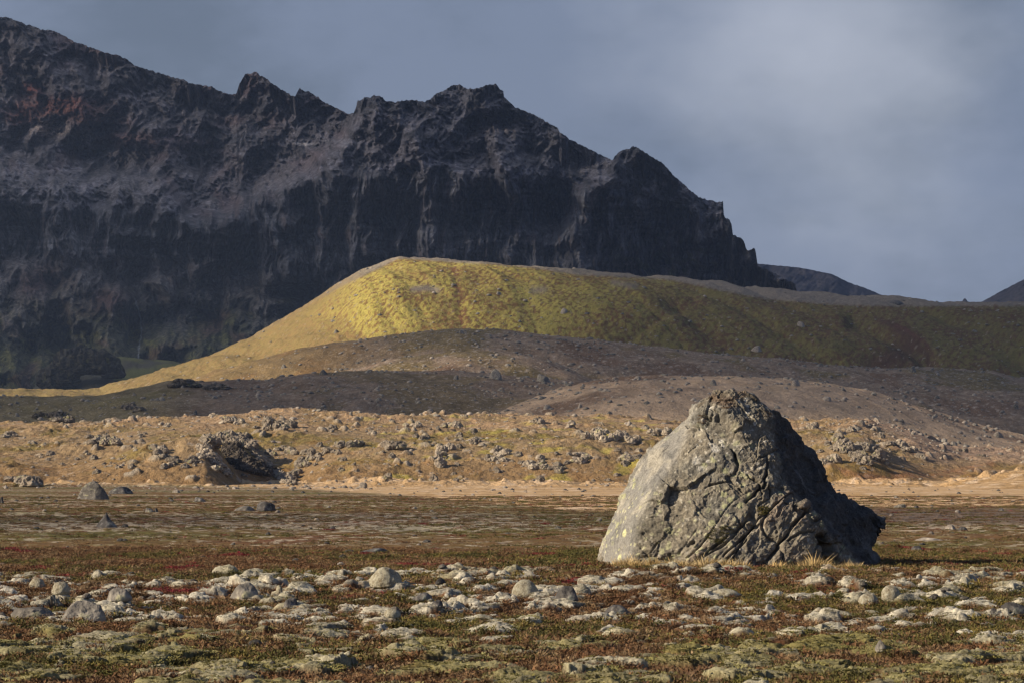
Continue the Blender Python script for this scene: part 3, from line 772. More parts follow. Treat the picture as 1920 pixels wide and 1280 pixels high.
def build_big_rock():
    from mathutils.geometry import delaunay_2d_cdt
    Y0 = 53.3
    outl = [(1119,1046,.3),(1131,1003,.35),(1154,950,.4),(1182,900,.45),(1211,852,.5),(1250,816,.5),(1288,784,.45),(1304,756,.4),(1332,740,.4),(1366,735,.4),(1402,742,.4),(1444,768,.5),(1482,792,.8),(1510,834,1.1),(1543,878,1.4),(1548,908,1.4),(1566,930,1.3),(1590,932,1.2),(1612,952,1.2),(1640,960,1.1),(1657,976,1.0),(1646,1002,1.0),(1640,1032,.9),(1656,1080,.8),
            (1600,1094,-.2),(1560,1096,-.6),(1480,1100,-1.2),(1390,1098,-1.5),(1290,1090,-1.4),(1200,1076,-.8),(1130,1066,.0)]
    front = [(1304,800,.0),(1262,866,-.4),(1226,920,-.62),(1196,975,-.80),(1184,1040,-.9),(1200,905,.05),(1150,1010,-.05),(1242,842,.15),(1355,762,-.1),(1402,830,-.55),(1340,865,-.62),(1300,955,-1.0),(1400,940,-.95),(1290,1035,-1.3),(1390,1030,-1.42),(1455,1005,-1.22),(1380,765,-.05),
             (1440,778,.1),(1450,830,-.25),(1460,880,-.55),(1488,928,-.75),(1528,965,-.85),(1560,1010,-.9),(1606,1062,-.55),(1520,1035,-1.22),(1482,1052,-1.3),(1545,1030,-.95),(1436,880,-.72),
             (1500,862,.45),(1470,812,.30),(1536,935,.35),(1588,978,.35),(1622,1030,.25),(1512,905,.05),(1572,1010,-.25),(1560,955,.12)]
    back = [(1330,850,1.5),(1420,860,2.1),(1300,980,2.1),(1450,980,2.8),(1550,1000,2.4),(1200,990,1.2),(1210,1060,1.5),(1300,1066,2.5),(1450,1070,3.1),(1580,1066,2.2)]
    def tri(inner):
        pts = outl + inner
        n = len(outl)
        co = [Vector((p[0], p[1])) for p in pts]
        r = delaunay_2d_cdt(co, [(i, (i + 1) % n) for i in range(n)], [], 1, 1e-6)
        return pts, [tuple(f) for f in r[2]]
    pf, ff = tri(front); pb, fb = tri(back)
    no = len(outl)
    V = [pix(p[0], p[1], Y0 + p[2]) for p in pf] + [pix(p[0], p[1], Y0 + p[2]) for p in pb[no:]]
    org = np.array([4.3, 53.3, 0.0]); V = np.array(V) - org
    off = len(pf) - no
    faces = [tuple(f) for f in ff] + [tuple((i if i < no else i + off) for i in f)[::-1] for f in fb]
    me = bpy.data.meshes.new('cage'); me.from_pydata(V.tolist(), [], faces); me.update()
    def subdiv(me, lv):
        o = bpy.data.objects.new('tmp', me); COL.objects.link(o)
        md = o.modifiers.new('s', 'SUBSURF'); md.subdivision_type = 'SIMPLE'; md.levels = lv; md.render_levels = lv
        bpy.context.view_layer.update()
        dg = bpy.context.evaluated_depsgraph_get()
        r = bpy.data.meshes.new_from_object(o.evaluated_get(dg))
        bpy.data.objects.remove(o); bpy.data.meshes.remove(me)
        return r
    bm = bmesh.new(); bm.from_mesh(me); bmesh.ops.recalc_face_normals(bm, faces=bm.faces); bm.to_mesh(me); bm.free()
    me = subdiv(me, 3)
    bm = bmesh.new(); bm.from_mesh(me)
    for _ in range(2): bmesh.ops.smooth_vert(bm, verts=bm.verts, factor=.5, use_axis_x=True, use_axis_y=True, use_axis_z=True)
    bm.to_mesh(me); bm.free()
    me = subdiv(me, 2 if QUICK else 3)
    n = len(me.vertices)
    P = np.zeros(n * 3, np.float32); me.vertices.foreach_get('co', P); P = P.reshape(-1, 3).astype(float)
    N = np.zeros(n * 3, np.float32); me.vertices.foreach_get('normal', N); N = N.reshape(-1, 3).astype(float)
    W = P + org
    px, py = project(W[:, 0], W[:, 1], W[:, 2])
    frontw = ss(.1, -.15, N[:, 1])
    fold = np.interp(py, [780, 866, 920, 975, 1040], [1306, 1262, 1226, 1196, 1184])
    left = ss(14, -10, px - fold) * frontw
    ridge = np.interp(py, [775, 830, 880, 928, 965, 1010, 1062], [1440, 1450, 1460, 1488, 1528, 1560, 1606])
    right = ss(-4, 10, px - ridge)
    lowr = ss(-30, 60, (px - 1300) * .75 + (py - 1000)) * (1 - right) * frontw
    smoothw = 1 - .72 * left
    # slanting beds of the lower right: stretched along a 50 degree diagonal
    q = np.stack([P[:, 0] * .66 + P[:, 2] * .75, P[:, 1], -P[:, 0] * .75 + P[:, 2] * .66], 1)   # along, depth, across
    qs = np.stack([q[:, 0] * .22, q[:, 1] * .5, q[:, 2]], 1)
    beds = fbm3(qs, 2.6, 4, 20, .6)
    step = np.abs(perlin3(qs[:, 0] * 3.1, qs[:, 1] * 2, qs[:, 2] * 3.1, 25))
    d = .08 * fbm3(P, .8, 3, 1) + .06 * fbm3(P, 2.2, 4, 4, .55) * smoothw + .022 * fbm3(P, 4.5, 3, 36, .6, True) * smoothw
    d += (.12 * beds + .025 - .08 * np.exp(-(step / .035)**2)) * lowr
    f1, f2, r = worley3(P + .12 * np.stack([perlin3(P[:, 0] * 3, P[:, 1] * 3, P[:, 2] * 3, s) for s in (5, 6, 7)], 1), 1.5, 3)
    jt = perlin3(P[:, 0] * 2, P[:, 1] * 2, P[:, 2] * 2, 77)
    crg = ss(.12, .3, fbm3(P, 1.1, 2, 35))
    d += (.085 * facets3(P + .1 * np.stack([jt, -jt, jt], 1), 1.25, 5) + .035 * facets3(P, 3.4, 9)) * (1 - .8 * left) * (1 - .4 * lowr)
    # dark side: long shelves running down to the right
    q2 = np.stack([P[:, 0] * .62 - P[:, 2] * .78, P[:, 1] * .8, P[:, 0] * .78 + P[:, 2] * .62], 1)
    q2s = q2 * np.array([.25, .9, 1.2])
    d += right * (.15 * fbm3(q2s, 2.2, 4, 30, .62, True) - .06)
    d += (.026 * fbm3(P, 6, 4, 8, .6, True) + .012 * fbm3(P, 19, 3, 12, .6)) * (1 - .65 * left)
    d += .05 * np.maximum(fbm3(P, 3.4, 4, 15, .6, True) - .1, 0) * ss(820, 770, py)
    # traced cracks and notches
    cr = [([(1330,909),(1346,906),(1364,905)],2.2,.09),([(1374,842),(1385,868),(1380,888)],4,.10),([(1424,918),(1398,943)],3,.10),([(1512,957),(1490,980),(1467,1013),(1441,1049),(1430,1062)],4,.17),
          ([(1458,942),(1425,972),(1390,1010),(1357,1042)],3,.12),([(1438,852),(1437,890),(1430,917)],3,.10),([(1424,858),(1440,850),(1458,843)],2.5,.08),([(1467,940),(1500,955),(1524,958)],2.5,.08),
          ([(1370,900),(1390,922)],2.5,.07),([(1383,978),(1404,994),(1416,985)],2.5,.08),([(1540,1005),(1552,1030),(1556,1058)],9,.30),([(1440,912),(1445,935),(1420,950)],2.2,.06),([(1404,892),(1420,905),(1428,925)],2.2,.07),
          ([(1300,790),(1320,782),(1334,788)],5,.12),([(1290,800),(1312,806)],4,.08),([(1336,770),(1350,776),(1344,790)],3,.07),([(1476,1012),(1500,1000),(1528,994)],3,.12),([(1290,1022),(1302,1016)],4,.10),([(1310,1045),(1345,1020),(1380,995),(1400,975)],2.5,.08),([(1350,1060),(1378,1035),(1400,1010)],2.5,.08)]
    crk = np.zeros(n)
    jit = perlin3(P[:, 0] * 5, P[:, 1] * 5, P[:, 2] * 5, 71) + .5 * perlin3(P[:, 0] * 13, P[:, 1] * 13, P[:, 2] * 13, 72)
    jit2 = perlin3(P[:, 0] * 6, P[:, 1] * 6, P[:, 2] * 6, 73); jit3 = perlin3(P[:, 0] * 2.4, P[:, 1] * 2.4, P[:, 2] * 2.4, 74)
    for pts, w, dep in cr:
        g = groove(px + 3.5 * jit, py + 3.0 * jit2, pts, w * .62) * frontw * (.55 + .9 * np.clip(jit3 + .3, 0, 1))
        d -= dep * g; crk = np.maximum(crk, g)
    P2 = P + N * d[:, None]
    me.vertices.foreach_set('co', P2.astype(np.float32).ravel())
    # colour of the stone, what grows on it, and shade painted on the right
    a = fbm3(P, 1.2, 4, 40); b = fbm3(P, 5, 4, 44, .6); cc = fbm3(P, 14, 3, 48)
    c = np.zeros((n, 3)) + np.array((.205, .185, .145))
    c = mixc(c, (.15, .145, .125), ss(-.1, .35, a))
    c = mixc(c, (.285, .265, .215), ss(.05, .4, b) * .8)
    c = mixc(c, (.085, .08, .07), ss(.04, .34, -b + .35 * cc) * .75)
    c = mixc(c, (.40, .385, .33), ss(.22, .42, cc + .2 * b) * (1 - left) * .6)
    c = mixc(c, (.225, .225, .215), left * .75)
    c = mixc(c, (.34, .32, .265), left * ss(.0, .3, fbm3(P * np.array([1, 1, .35]), 3.5, 4, 81)) * .7)
    c = mixc(c, (.12, .12, .115), left * ss(.08, .3, fbm3(P * np.array([1, 1, .3]), 4.5, 4, 84)) * .7)
    c = mixc(c, (.225, .175, .135), lowr * ss(-.1, .3, beds) * .6)
    c = mixc(c, (.055, .056, .06), right * .85)  # right face darkened in the colour to deepen its shade
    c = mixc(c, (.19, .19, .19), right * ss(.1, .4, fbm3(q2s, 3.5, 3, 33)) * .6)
    def lichen(sc, seed, thr, rad, col, zone, amt=.9):
        nonlocal c
        f1, f2, r = worley3(P + .05 * np.stack([cc, b, a], 1), sc, seed)
        k = (r < thr) * ss(rad, rad * .6, f1 + .10 * cc) * zone
        c = mixc(c, col, k * amt)
    z1 = ss(.0, .25, fbm3(P, .9, 2, 60) + .12) * (1 - right)
    lichen(5.5, 21, .5, .42, (.36, .37, .22), z1 * ss(760, 900, py))
    lichen(9, 22, .4, .40, (.42, .42, .27), (1 - right) * ss(880, 960, py) * ss(1420, 1350, px) * .9)
    lichen(4.2, 23, .22, .38, (.52, .53, .30), ss(900, 990, py) * ss(1300, 1220, px) * (1 - right))
    lichen(8, 24, .35, .38, (.50, .49, .44), ss(1290, 1330, px) * ss(900, 860, py) * (1 - right))
    for (lx, ly, rad) in ((1312, 872, 11), (1342, 843, 8), (1352, 827, 5), (1306, 866, 6)):
        g = np.exp(-(np.hypot(px - lx, (py - ly) * 1.0) / rad)**4) * frontw * ss(-.25, .05, b)
        c = mixc(c, (.56, .55, .50), g * .8)
    top = ss(815, 765, py) * frontw
    c = mixc(c, (.09, .075, .055), top * ss(.0, .25, fbm3(P, 3.4, 3, 15)) * .8)
    c = mixc(c, (.12, .075, .05), (groove(px, py, [(1340,752),(1370,758)], 7) + groove(px, py, [(1375,738),(1395,744)], 4)) * frontw * .6)
    c = mixc(c, (.05, .045, .04), crk * .35)
    c = mixc(c, (.10, .095, .075), ss(1180, 1210, px) * ss(1290, 1240, px) * ss(960, 985, py) * ss(1030, 1000, py) * .5)
    c = np.clip(c * (1 + .45 * cc)[:, None], .02, .8)
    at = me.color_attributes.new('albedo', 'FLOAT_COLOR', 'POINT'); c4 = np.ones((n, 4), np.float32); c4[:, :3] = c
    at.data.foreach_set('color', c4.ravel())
    me.polygons.foreach_set('use_smooth', np.ones(len(me.polygons), bool))
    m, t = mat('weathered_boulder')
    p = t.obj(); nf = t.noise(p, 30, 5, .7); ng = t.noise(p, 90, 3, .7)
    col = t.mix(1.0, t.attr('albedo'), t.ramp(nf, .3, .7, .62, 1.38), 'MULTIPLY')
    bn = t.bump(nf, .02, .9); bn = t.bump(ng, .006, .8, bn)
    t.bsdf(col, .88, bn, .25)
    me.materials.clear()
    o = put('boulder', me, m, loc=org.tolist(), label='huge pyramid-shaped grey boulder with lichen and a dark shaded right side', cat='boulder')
    # plants rooted in its cracks
    bv = BVHTree.FromPolygons([Vector(v) for v in P2], [tuple(f.vertices) for f in me.polygons])
    for (cx, cy, rr, cnt, kind, lab) in ((1431, 955, 11, 34, 'green', 'red and green heath tuft in the middle crack'), (1344, 1003, 20, 44, 'green', 'olive green moss along the lower left crack'), (1362, 990, 9, 14, 'green', 'small moss tuft above the crack'),
                                        (1358, 757, 14, 14, 'brown', 'rusty brown growth on the top'), (1388, 741, 12, 12, 'brown', 'dark red growth on the highest edge'), (1312, 786, 12, 14, 'brown', None), (1437, 775, 8, 10, 'brown', None)):
        M = Merge()
        for _ in range(cnt):
            ang = random.uniform(0, 2 * math.pi); rad = rr * math.sqrt(random.random())
            qx = cx + rad * math.cos(ang); qy = cy + rad * .75 * math.sin(ang)
            tgt = Vector(pix(qx, qy, 53.3)) - Vector((0, 0, CAMZ)); tgt.normalize()
            h = bv.ray_cast(Vector((0, 0, CAMZ)) - Vector(org), tgt)
            if h[0] is None: continue
            tv, tf = TUFT[kind][random.randrange(len(TUFT[kind]))]
            s = random.uniform(.18, .42)
            M.add(tv * np.array([s, s, s * .7]) + np.array(h[0])[None] + np.array([0, -.01, -.01]), tf)
        if M.n:
            pm = mesh_np('moss_tuft', np.concatenate(M.V), np.concatenate(M.F), True)
            put('moss_tuft', pm, MATS['tuft_' + kind], parent=o, label=lab, kind='stuff')

# ---- low plants
TUFT = {}
def make_tuft(seed, blades, height, radius, width, spread, curl=.3, leaf=False):
    r = np.random.default_rng(seed); V = []; Fc = []
    for i in range(blades):
        a = r.uniform(0, 2 * math.pi); rad = radius * math.sqrt(r.random())
        b = np.array([rad * math.cos(a), rad * math.sin(a), -.01])
        out = np.array([math.cos(a), math.sin(a), 0]) * (rad / radius * spread + r.normal() * .15) + np.array([r.normal() * .15, r.normal() * .15, 1.0])
        out /= np.linalg.norm(out)
        h = height * r.uniform(.55, 1.1) * (1 - .45 * (rad / radius)**2)
        side = np.array([-math.sin(a + r.normal()), math.cos(a + r.normal()), 0]); side /= np.linalg.norm(side)
        w = width * r.uniform(.6, 1.3)
        k = len(V)
        mid = b + out * h * .55; tip = b + out * h + np.array([0, 0, -curl * h * .3]) + np.array([math.cos(a), math.sin(a), 0]) * curl * h * .5
        V += [b - side * w * .35, b + side * w * .35, mid + side * w * .5, mid - side * w * .5, tip]
        Fc += [[k, k + 1, k + 2], [k, k + 2, k + 3], [k + 3, k + 2, k + 4]]
        if leaf:
            for _ in range(3):
                c0 = b + out * h * r.uniform(.35, 1.0); d1 = r.normal(size=3) * width * 1.1; d2 = r.normal(size=3) * width * 1.1
                k = len(V); V += [c0, c0 + d1, c0 + d1 + d2]; Fc.append([k, k + 1, k + 2])
    return np.array(V), np.array(Fc)

def plant_material(name, a, b, c=None, trans=.0):
    m, t = mat(name)
    rnd = t.n('ShaderNodeObjectInfo').outputs['Random']
    nz = t.noise(t.pos(), 1.7, 3, .6); nf = t.noise(t.pos(), 14.0, 3, .6)
    col = t.mix(rnd, a, b)
    if c: col = t.mix(t.ramp(nz, .50, .62), col, c)
    col = t.mix(1.0, col, t.ramp(nf, .3, .7, .6, 1.4), 'MULTIPLY')
    t.bsdf(col, .8, None, .2)
    return m

def scatter(name, P, idx, scl, rot, protos, m, label=None, kind='stuff'):
    """many small plants or stones, one object"""
    col = bpy.data.collections.new(name + '_kinds')
    for i, (v, f) in enumerate(protos):
        me = mesh_np(name + '_kind', v, f, True); me.materials.append(m[i] if isinstance(m, list) else m)
        o = bpy.data.objects.new('%s_kind_%s' % (name, 'abcdefghijklmnopqrst'[i]), me); col.objects.link(o)
    me = bpy.data.meshes.new(name)
    me.vertices.add(len(P)); me.vertices.foreach_set('co', np.ascontiguousarray(P, dtype=np.float32).ravel())
    a = me.attributes.new('idx', 'INT', 'POINT'); a.data.foreach_set('value', np.ascontiguousarray(idx, dtype=np.int32))
    a = me.attributes.new('scl', 'FLOAT_VECTOR', 'POINT'); a.data.foreach_set('vector', np.ascontiguousarray(scl, dtype=np.float32).ravel())
    a = me.attributes.new('rot', 'FLOAT_VECTOR', 'POINT'); a.data.foreach_set('vector', np.ascontiguousarray(rot, dtype=np.float32).ravel())
    o = put(name, me, None, kind=kind)
    g = bpy.data.node_groups.new(name + '_spread', 'GeometryNodeTree')
    g.interface.new_socket('Geometry', in_out='INPUT', socket_type='NodeSocketGeometry')
    g.interface.new_socket('Geometry', in_out='OUTPUT', socket_type='NodeSocketGeometry')
    gi = g.nodes.new('NodeGroupInput'); go = g.nodes.new('NodeGroupOutput')
    mp = g.nodes.new('GeometryNodeMeshToPoints'); g.links.new(gi.outputs[0], mp.inputs[0])
    ip = g.nodes.new('GeometryNodeInstanceOnPoints'); ci = g.nodes.new('GeometryNodeCollectionInfo')
    ci.inputs['Collection'].default_value = col; ci.inputs['Separate Children'].default_value = True; ci.inputs['Reset Children'].default_value = True
    ip.inputs['Pick Instance'].default_value = True
    g.links.new(mp.outputs[0], ip.inputs['Points']); g.links.new(ci.outputs[0], ip.inputs['Instance'])
    def na(n, typ):
        q = g.nodes.new('GeometryNodeInputNamedAttribute'); q.data_type = typ; q.inputs['Name'].default_value = n
        return [s for s in q.outputs if s.enabled and s.name == 'Attribute'][0]
    g.links.new(na('idx', 'INT'), ip.inputs['Instance Index'])
    g.links.new(na('scl', 'FLOAT_VECTOR'), ip.inputs['Scale'])
    g.links.new(na('rot', 'FLOAT_VECTOR'), ip.inputs['Rotation'])
    g.links.new(ip.outputs[0], go.inputs[0])
    md = o.modifiers.new('spread', 'NODES'); md.node_group = g
    return o

def sample_ground(n, y0, y1, umax=.2, seed=1, power=1.0):
    r = np.random.default_rng(seed)
    # uniform per square metre when power = 1; smaller power favours the near ground
    t = r.random(n); e = power + 1
    y = (y0**e + t * (y1**e - y0**e))**(1 / e)
    u = r.uniform(-umax, umax, n)
    return u, y, r

def build_plants():
    MATS['tuft_brown'] = plant_material('brown_heath', (.15, .085, .05), (.08, .05, .028), (.21, .14, .085))
    MATS['tuft_rust'] = plant_material('rust_heath', (.18, .09, .045), (.12, .075, .035), (.25, .18, .10))
    MATS['tuft_green'] = plant_material('green_heath', (.105, .10, .028), (.075, .07, .025), (.19, .15, .04))
    MATS['tuft_red'] = plant_material('red_bilberry', (.22, .028, .04), (.15, .03, .03), (.14, .06, .03))
    MATS['tuft_moss'] = plant_material('pale_moss', (.38, .36, .28), (.27, .25, .18), (.44, .43, .37))
    for k, s, lf in (('brown', 10, False), ('rust', 20, True), ('green', 30, True), ('red', 40, True)):
        TUFT[k] = [make_tuft(s + i, 50, .115, .13, .013, .9, .3, lf) for i in range(3)]
    MATS['tuft_mossgreen'] = plant_material('green_moss', (.20, .185, .065), (.13, .12, .04), (.26, .245, .11))
    TUFT['moss'] = [make_tuft(60 + i, 80, .03, .12, .016, 1.1, .2) for i in range(3)]
    TUFT['mossgreen'] = TUFT['moss']
    kinds = ['brown', 'rust', 'green', 'red', 'moss', 'mossgreen']
    protos = []; ms = []
    for k in kinds:
        for tv in TUFT[k]: protos.append(tv); ms.append(MATS['tuft_' + k])
    n = 9000 if QUICK else 135000
    u, y, r = sample_ground(n, 19.5, 66, .235, 5, .6)
    def f(u, y):
        z, L, b, cush, ck = height(u, y); x = u * y
        nB = fbm2(x / 4, y / 7, 3, 104); nA = fbm2(x / 1.1, y / 1.5, 4, 100); nR = fbm2(x / 1.3, y / 2.2, 3, 111)
        cm = ss(.45, .75, cush + .15 * nA)
        return z, cm, nB, nA, nR
    z, cm, nB, nA, nR = chunked(f, [u, y])
    x = u * y; px, py = project(x, y, z)
    rr = r.random(n)
    strip = np.exp(-((y - 51.5) / 5.)**2) * ss(820, 1000, px + 60 * nB)
    kind = np.where(rr < .55, 0, 1)
    kind = np.where((nB + .9 * (r.random(n) - .5) > .26) | (r.random(n) < strip * .45), 2, kind)
    kind = np.where((nR + .25 * (r.random(n) - .5) > .43 - .25 * strip) & (y > 38), 3, kind)
    kind = np.where(cm > .5, np.where(y + 5 * nB + 6 * (r.random(n) - .5) < 30.5, 5, 4), kind)
    keep = np.where(cm > .5, r.random(n) < .75, (r.random(n) < .65 + .35 * ss(-.25, .15, nA)))
    # not inside the big rock
    keep &= ~((px > 1135) & (px < 1650) & (y > 52.2) & (y < 57))
    idx = kind * 3 + r.integers(0, 3, n)
    s = r.uniform(.55, 1.15, n) * np.where(kind == 4, .8, 1) * (.9 + .3 * strip)
    sz = s * r.uniform(.6, 1.0, n)
    P = np.stack([x, y, z - .01], 1)[keep]
    scatter('heath', P, idx[keep], np.stack([s, s, sz], 1)[keep], np.stack([r.normal(0, .12, n), r.normal(0, .12, n), r.uniform(0, 6.28, n)], 1)[keep], protos, ms)
    # farther heath on the plain
    n = 5000 if QUICK else 45000
    u, y, r = sample_ground(n, 64, 230, .2, 6, .1)
    z, cm, nB, nA, nR = chunked(f, [u, y]); x = u * y
    kind = np.where(nB + .9 * (r.random(n) - .5) > .34, 2, np.where(r.random(n) < .7, 0, 1)); kind = np.where(nR + .2 * r.random(n) > .56, 3, kind)
    keep = (nA + nB * .6 + .3 * (r.random(n) - .5) > .0)
    s = r.uniform(.8, 1.4, n) * (y / 90)**.35
    P = np.stack([x, y, z - .02], 1)[keep]; idx = kind * 3 + r.integers(0, 3, n)
    scatter('low_heath', P, idx[keep], np.stack([s, s, s * .6], 1)[keep], np.stack([0 * s, 0 * s, r.uniform(0, 6.28, n)], 1)[keep], protos, ms)
    # dry straw round the foot of the big rock
    ms2 = plant_material('dry_straw', (.50, .37, .17), (.38, .27, .12), (.55, .44, .25))
    gp = [make_tuft(90 + i, 22, .32, .10, .011, .45, .35) for i in range(3)]
    pts = []; sc = []
    for (a, b, cnt, ya, yb, h) in ((1150, 1400, 460, 52.0, 52.4, 1.15), (1440, 1610, 240, 51.6, 52.4, 1.15), (1120, 1180, 22, 52.6, 53.2, .5), (1400, 1440, 20, 51.6, 51.9, .6), (1610, 1690, 16, 51.8, 53, .6), (860, 1120, 12, 50, 56, .6), (1660, 1900, 22, 48, 56, .6), (300, 900, 16, 40, 56, .45), (1250, 1350, 130, 52.0, 52.3, 1.35)):
        for _ in range(cnt):
            p_ = random.uniform(a, b); yy = random.uniform(ya, yb)
            if ya > 51.5 and p_ < 1620: yy -= .95 * math.sin(max(0, min(1, (p_ - 1120) / 500)) * math.pi)**.8
            pts.append((ue(p_, 1050)[0] * yy, yy)); sc.append(h * random.uniform(.3, 1.1) * (.55 + .6 * (perlin2(np.array([p_ / 23.0]), np.array([.5]), 91)[0] + .4)))
    pts = np.array(pts, float); sc = np.array(sc)
    zz = zat(pts[:, 0], pts[:, 1])
    scatter('dry_grass', np.stack([pts[:, 0], pts[:, 1], zz - .02], 1), np.arange(len(pts)) % 3, np.stack([sc, sc, sc], 1), np.stack([0 * sc, 0 * sc, np.random.default_rng(3).uniform(0, 6.28, len(sc))], 1), gp, ms2)

# ---- stones on the plain, the moraines and the hill
def stone_at(px, pyb, w, h, seed, matn, label, cat='rock', group=None, name='rock', sub=4, facets=9, rough=.10, depth=.9, rotz=None, yy=None, sink=.04):
    """stone whose foot is seen at (px, pyb), w by h pixels in the photograph"""
    x, y, z = hit(px, pyb) if yy is None else (ue(px, pyb)[0] * yy, yy, float(zat(ue(px, pyb)[0] * yy, yy)[0]))
    if matn.startswith('moss'):
        V, Fc = ICO[sub]; V = V * (1 + .16 * fbm3(V + seed, 1.1, 3, seed) + .05 * fbm3(V + seed, 5, 2, seed + 3))[:, None]; V[:, 2] = np.where(V[:, 2] < 0, V[:, 2] * .3, V[:, 2])
    else: V, Fc = rock_verts(sub, seed, facets, rough)
    a = random.uniform(0, 6.28) if rotz is None else rotz
    R = np.array([[math.cos(a), -math.sin(a), 0], [math.sin(a), math.cos(a), 0], [0, 0, 1]])
    V = V @ R.T
    W = w * y / F; Hh = h * y / F
    V = V * np.array([W / (V[:, 0].max() - V[:, 0].min()), W * depth / (V[:, 1].max() - V[:, 1].min()), Hh * (1 + sink) / V[:, 2].max()])
    V[:, 2] -= Hh * sink
    me = mesh_np(name, V, Fc, rough < .2)
    return put(name, me, MATS[matn], loc=(x, y + W * depth * .35, z), label=label, cat=cat, group=group)

def cone_shape(o, k):
    """narrow the upper part of a stone"""
    me = o.data; n = len(me.vertices); P = np.zeros(n * 3, np.float32); me.vertices.foreach_get('co', P); P = P.reshape(-1, 3)
    t = np.clip(P[:, 2] / P[:, 2].max(), 0, 1)
    P[:, 0] *= (1 - k * t); P[:, 1] *= (1 - k * t)
    me.vertices.foreach_set('co', P.ravel()); me.update()

def build_rocks():
    r = stone_at(175, 936, 63, 35, 101, 'stone', 'large dome-shaped grey boulder at the left of the plain', 'boulder', name='boulder', sub=5, facets=12, rough=.07)
    cone_shape(r, .18)
    stone_at(227, 925, 50, 14, 102, 'darkstone', 'low flat-topped grey rock just right of the dome-shaped boulder', sub=4)
    r = stone_at(199, 988, 44, 28, 103, 'darkstone', 'small dark pyramid rock standing alone below the dome-shaped boulder', sub=4, facets=6); cone_shape(r, .75)
    stone_at(494, 957, 38, 18, 104, 'darkstone', 'dark low rock with a sloping tail on a heath mound, left centre of the plain', sub=4, facets=7)
    stone_at(458, 957, 42, 9, 105, 'stone', 'thin rock slab leaning up against the dark rock of the heath mound')
    stone_at(700, 1036, 62, 9, 106, 'darkstone', 'flat dark slab lying in the heath near the middle of the plain', sub=4)
    stone_at(655, 1037, 30, 7, 107, 'darkstone', 'broken dark fragment beside the left end of the flat slab')
    stone_at(292, 959, 11, 8, 108, 'darkstone', 'tiny dark stone beside the brown one on the left plain')
    stone_at(278, 959, 18, 8, 109, 'stone', 'small brownish stone on the lichen flat, left of the tiny dark stone')
    stone_at(372, 940, 24, 9, 110, 'darkstone', 'small jagged dark rock at the far side of the left plain')
    stone_at(331, 923, 18, 7, 111, 'pale', 'small pale rounded rock near the foot of the knoll, right of the flat-topped rock')
    stone_at(2, 942, 12, 12, 112, 'darkstone', 'dark boulder cut by the left edge of the view on the plain')
    stone_at(322, 940, 12, 5, 113, 'darkstone', 'little grey stone left of the small jagged dark rock')
    stone_at(1722, 1034, 28, 12, 114, 'darkstone', 'grey stone on the plain right of the huge boulder')
    stone_at(1784, 992, 22, 9, 115, 'pale', 'brownish stone on the dark gravel edge right of the huge boulder')
    stone_at(1806, 993, 20, 7, 116, 'darkstone', 'low dark stone touching the brownish stone on the gravel edge')
    stone_at(1690, 951, 24, 7, 117, 'stone', 'grey rock where the tan flat meets the dark gravel, beside the huge boulder')
    stone_at(1718, 951, 10, 4, 118, 'darkstone', 'tiny stone right of the grey rock on the tan flat edge')
    stone_at(1877, 957, 11, 6, 119, 'darkstone', 'dark lone stone on the gravel edge near the right of the view')
    stone_at(1740, 1012, 60, 5, 120, 'pale', 'long low pale slab on the right plain')
    stone_at(145, 1165, 92, 38, 121, 'stone', 'broad grey stone half sunk in moss in the left foreground', sub=5, rough=.12)
    stone_at(55, 1162, 92, 22, 122, 'stone', 'long low grey stone at the left edge of the foreground', sub=5, rough=.12)
    stone_at(218, 1128, 52, 22, 123, 'stone', 'brownish stone behind the broad grey stone in the left foreground', sub=4)
    stone_at(455, 1118, 54, 26, 124, 'stone', 'angular brown-grey stone in the heath of the left foreground', sub=4)
    stone_at(1065, 1122, 44, 24, 125, 'darkstone', 'mossy dark stone in the foreground heath left of the huge boulder foot', sub=4)
    stone_at(1160, 1148, 52, 14, 126, 'darkstone', 'flat purplish grey stone in the foreground below the huge boulder left corner', sub=4)
    stone_at(1898, 1152, 60, 22, 127, 'darkstone', 'smooth dark grey stone at the right edge of the foreground', sub=4)
    stone_at(1864, 1156, 14, 10, 128, 'darkstone', 'small dark stone beside the smooth stone at the right edge')
    stone_at(1652, 1228, 22, 18, 129, 'stone', 'small rounded grey stone among pale moss at the lower right')
    stone_at(545, 1142, 30, 16, 130, 'darkstone', 'dark stone with pale moss in the centre left foreground')
    stone_at(792, 1128, 40, 14, 131, 'darkstone', 'dark rubble stone in the central foreground below the round moss hummock')
    stone_at(820, 1138, 26, 12, 132, 'darkstone', 'smaller dark rubble stone right of the first one in the central foreground')
    stone_at(900, 1124, 14, 8, 133, 'rustlich', 'small orange-tinted stone in the central foreground')
    stone_at(690, 1240 + 20, 26, 12, 134, 'stone', 'small stone at the very bottom of the foreground, left of centre')
    # round moss hummock
    stone_at(722, 1096, 62, 32, 140, 'mossy', 'round pale moss hummock standing highest in the foreground heath', 'moss hummock', name='moss_hummock', sub=5, facets=14, rough=.05)
    for (a, b, w, h, sd, lab) in ((985, 1118, 52, 30, 141, 'pale moss hummock behind the mossy dark stone left of the huge boulder foot'), (68, 1104, 34, 22, 142, 'small white moss hummock near the left edge'), (112, 1112, 34, 20, 143, 'small white moss hummock right of the one near the left edge'),
                                 (735, 1156, 32, 16, 145, 'little round white moss hummock below the tallest hummock'), (1630, 1136, 42, 24, 146, 'pale moss hummock right of the huge boulder in the foreground'),
                                 (1672, 1124, 36, 24, 147, 'pale moss hummock just behind the one right of the huge boulder'), (1362, 1118, 60, 14, 148, 'flat white moss hummock below the middle of the huge boulder')):
        stone_at(a, b, w, h, sd, 'mossgreen' if sd == 144 else 'mossy', lab, 'moss hummock', name='moss_hummock', sub=4, facets=14, rough=.08)
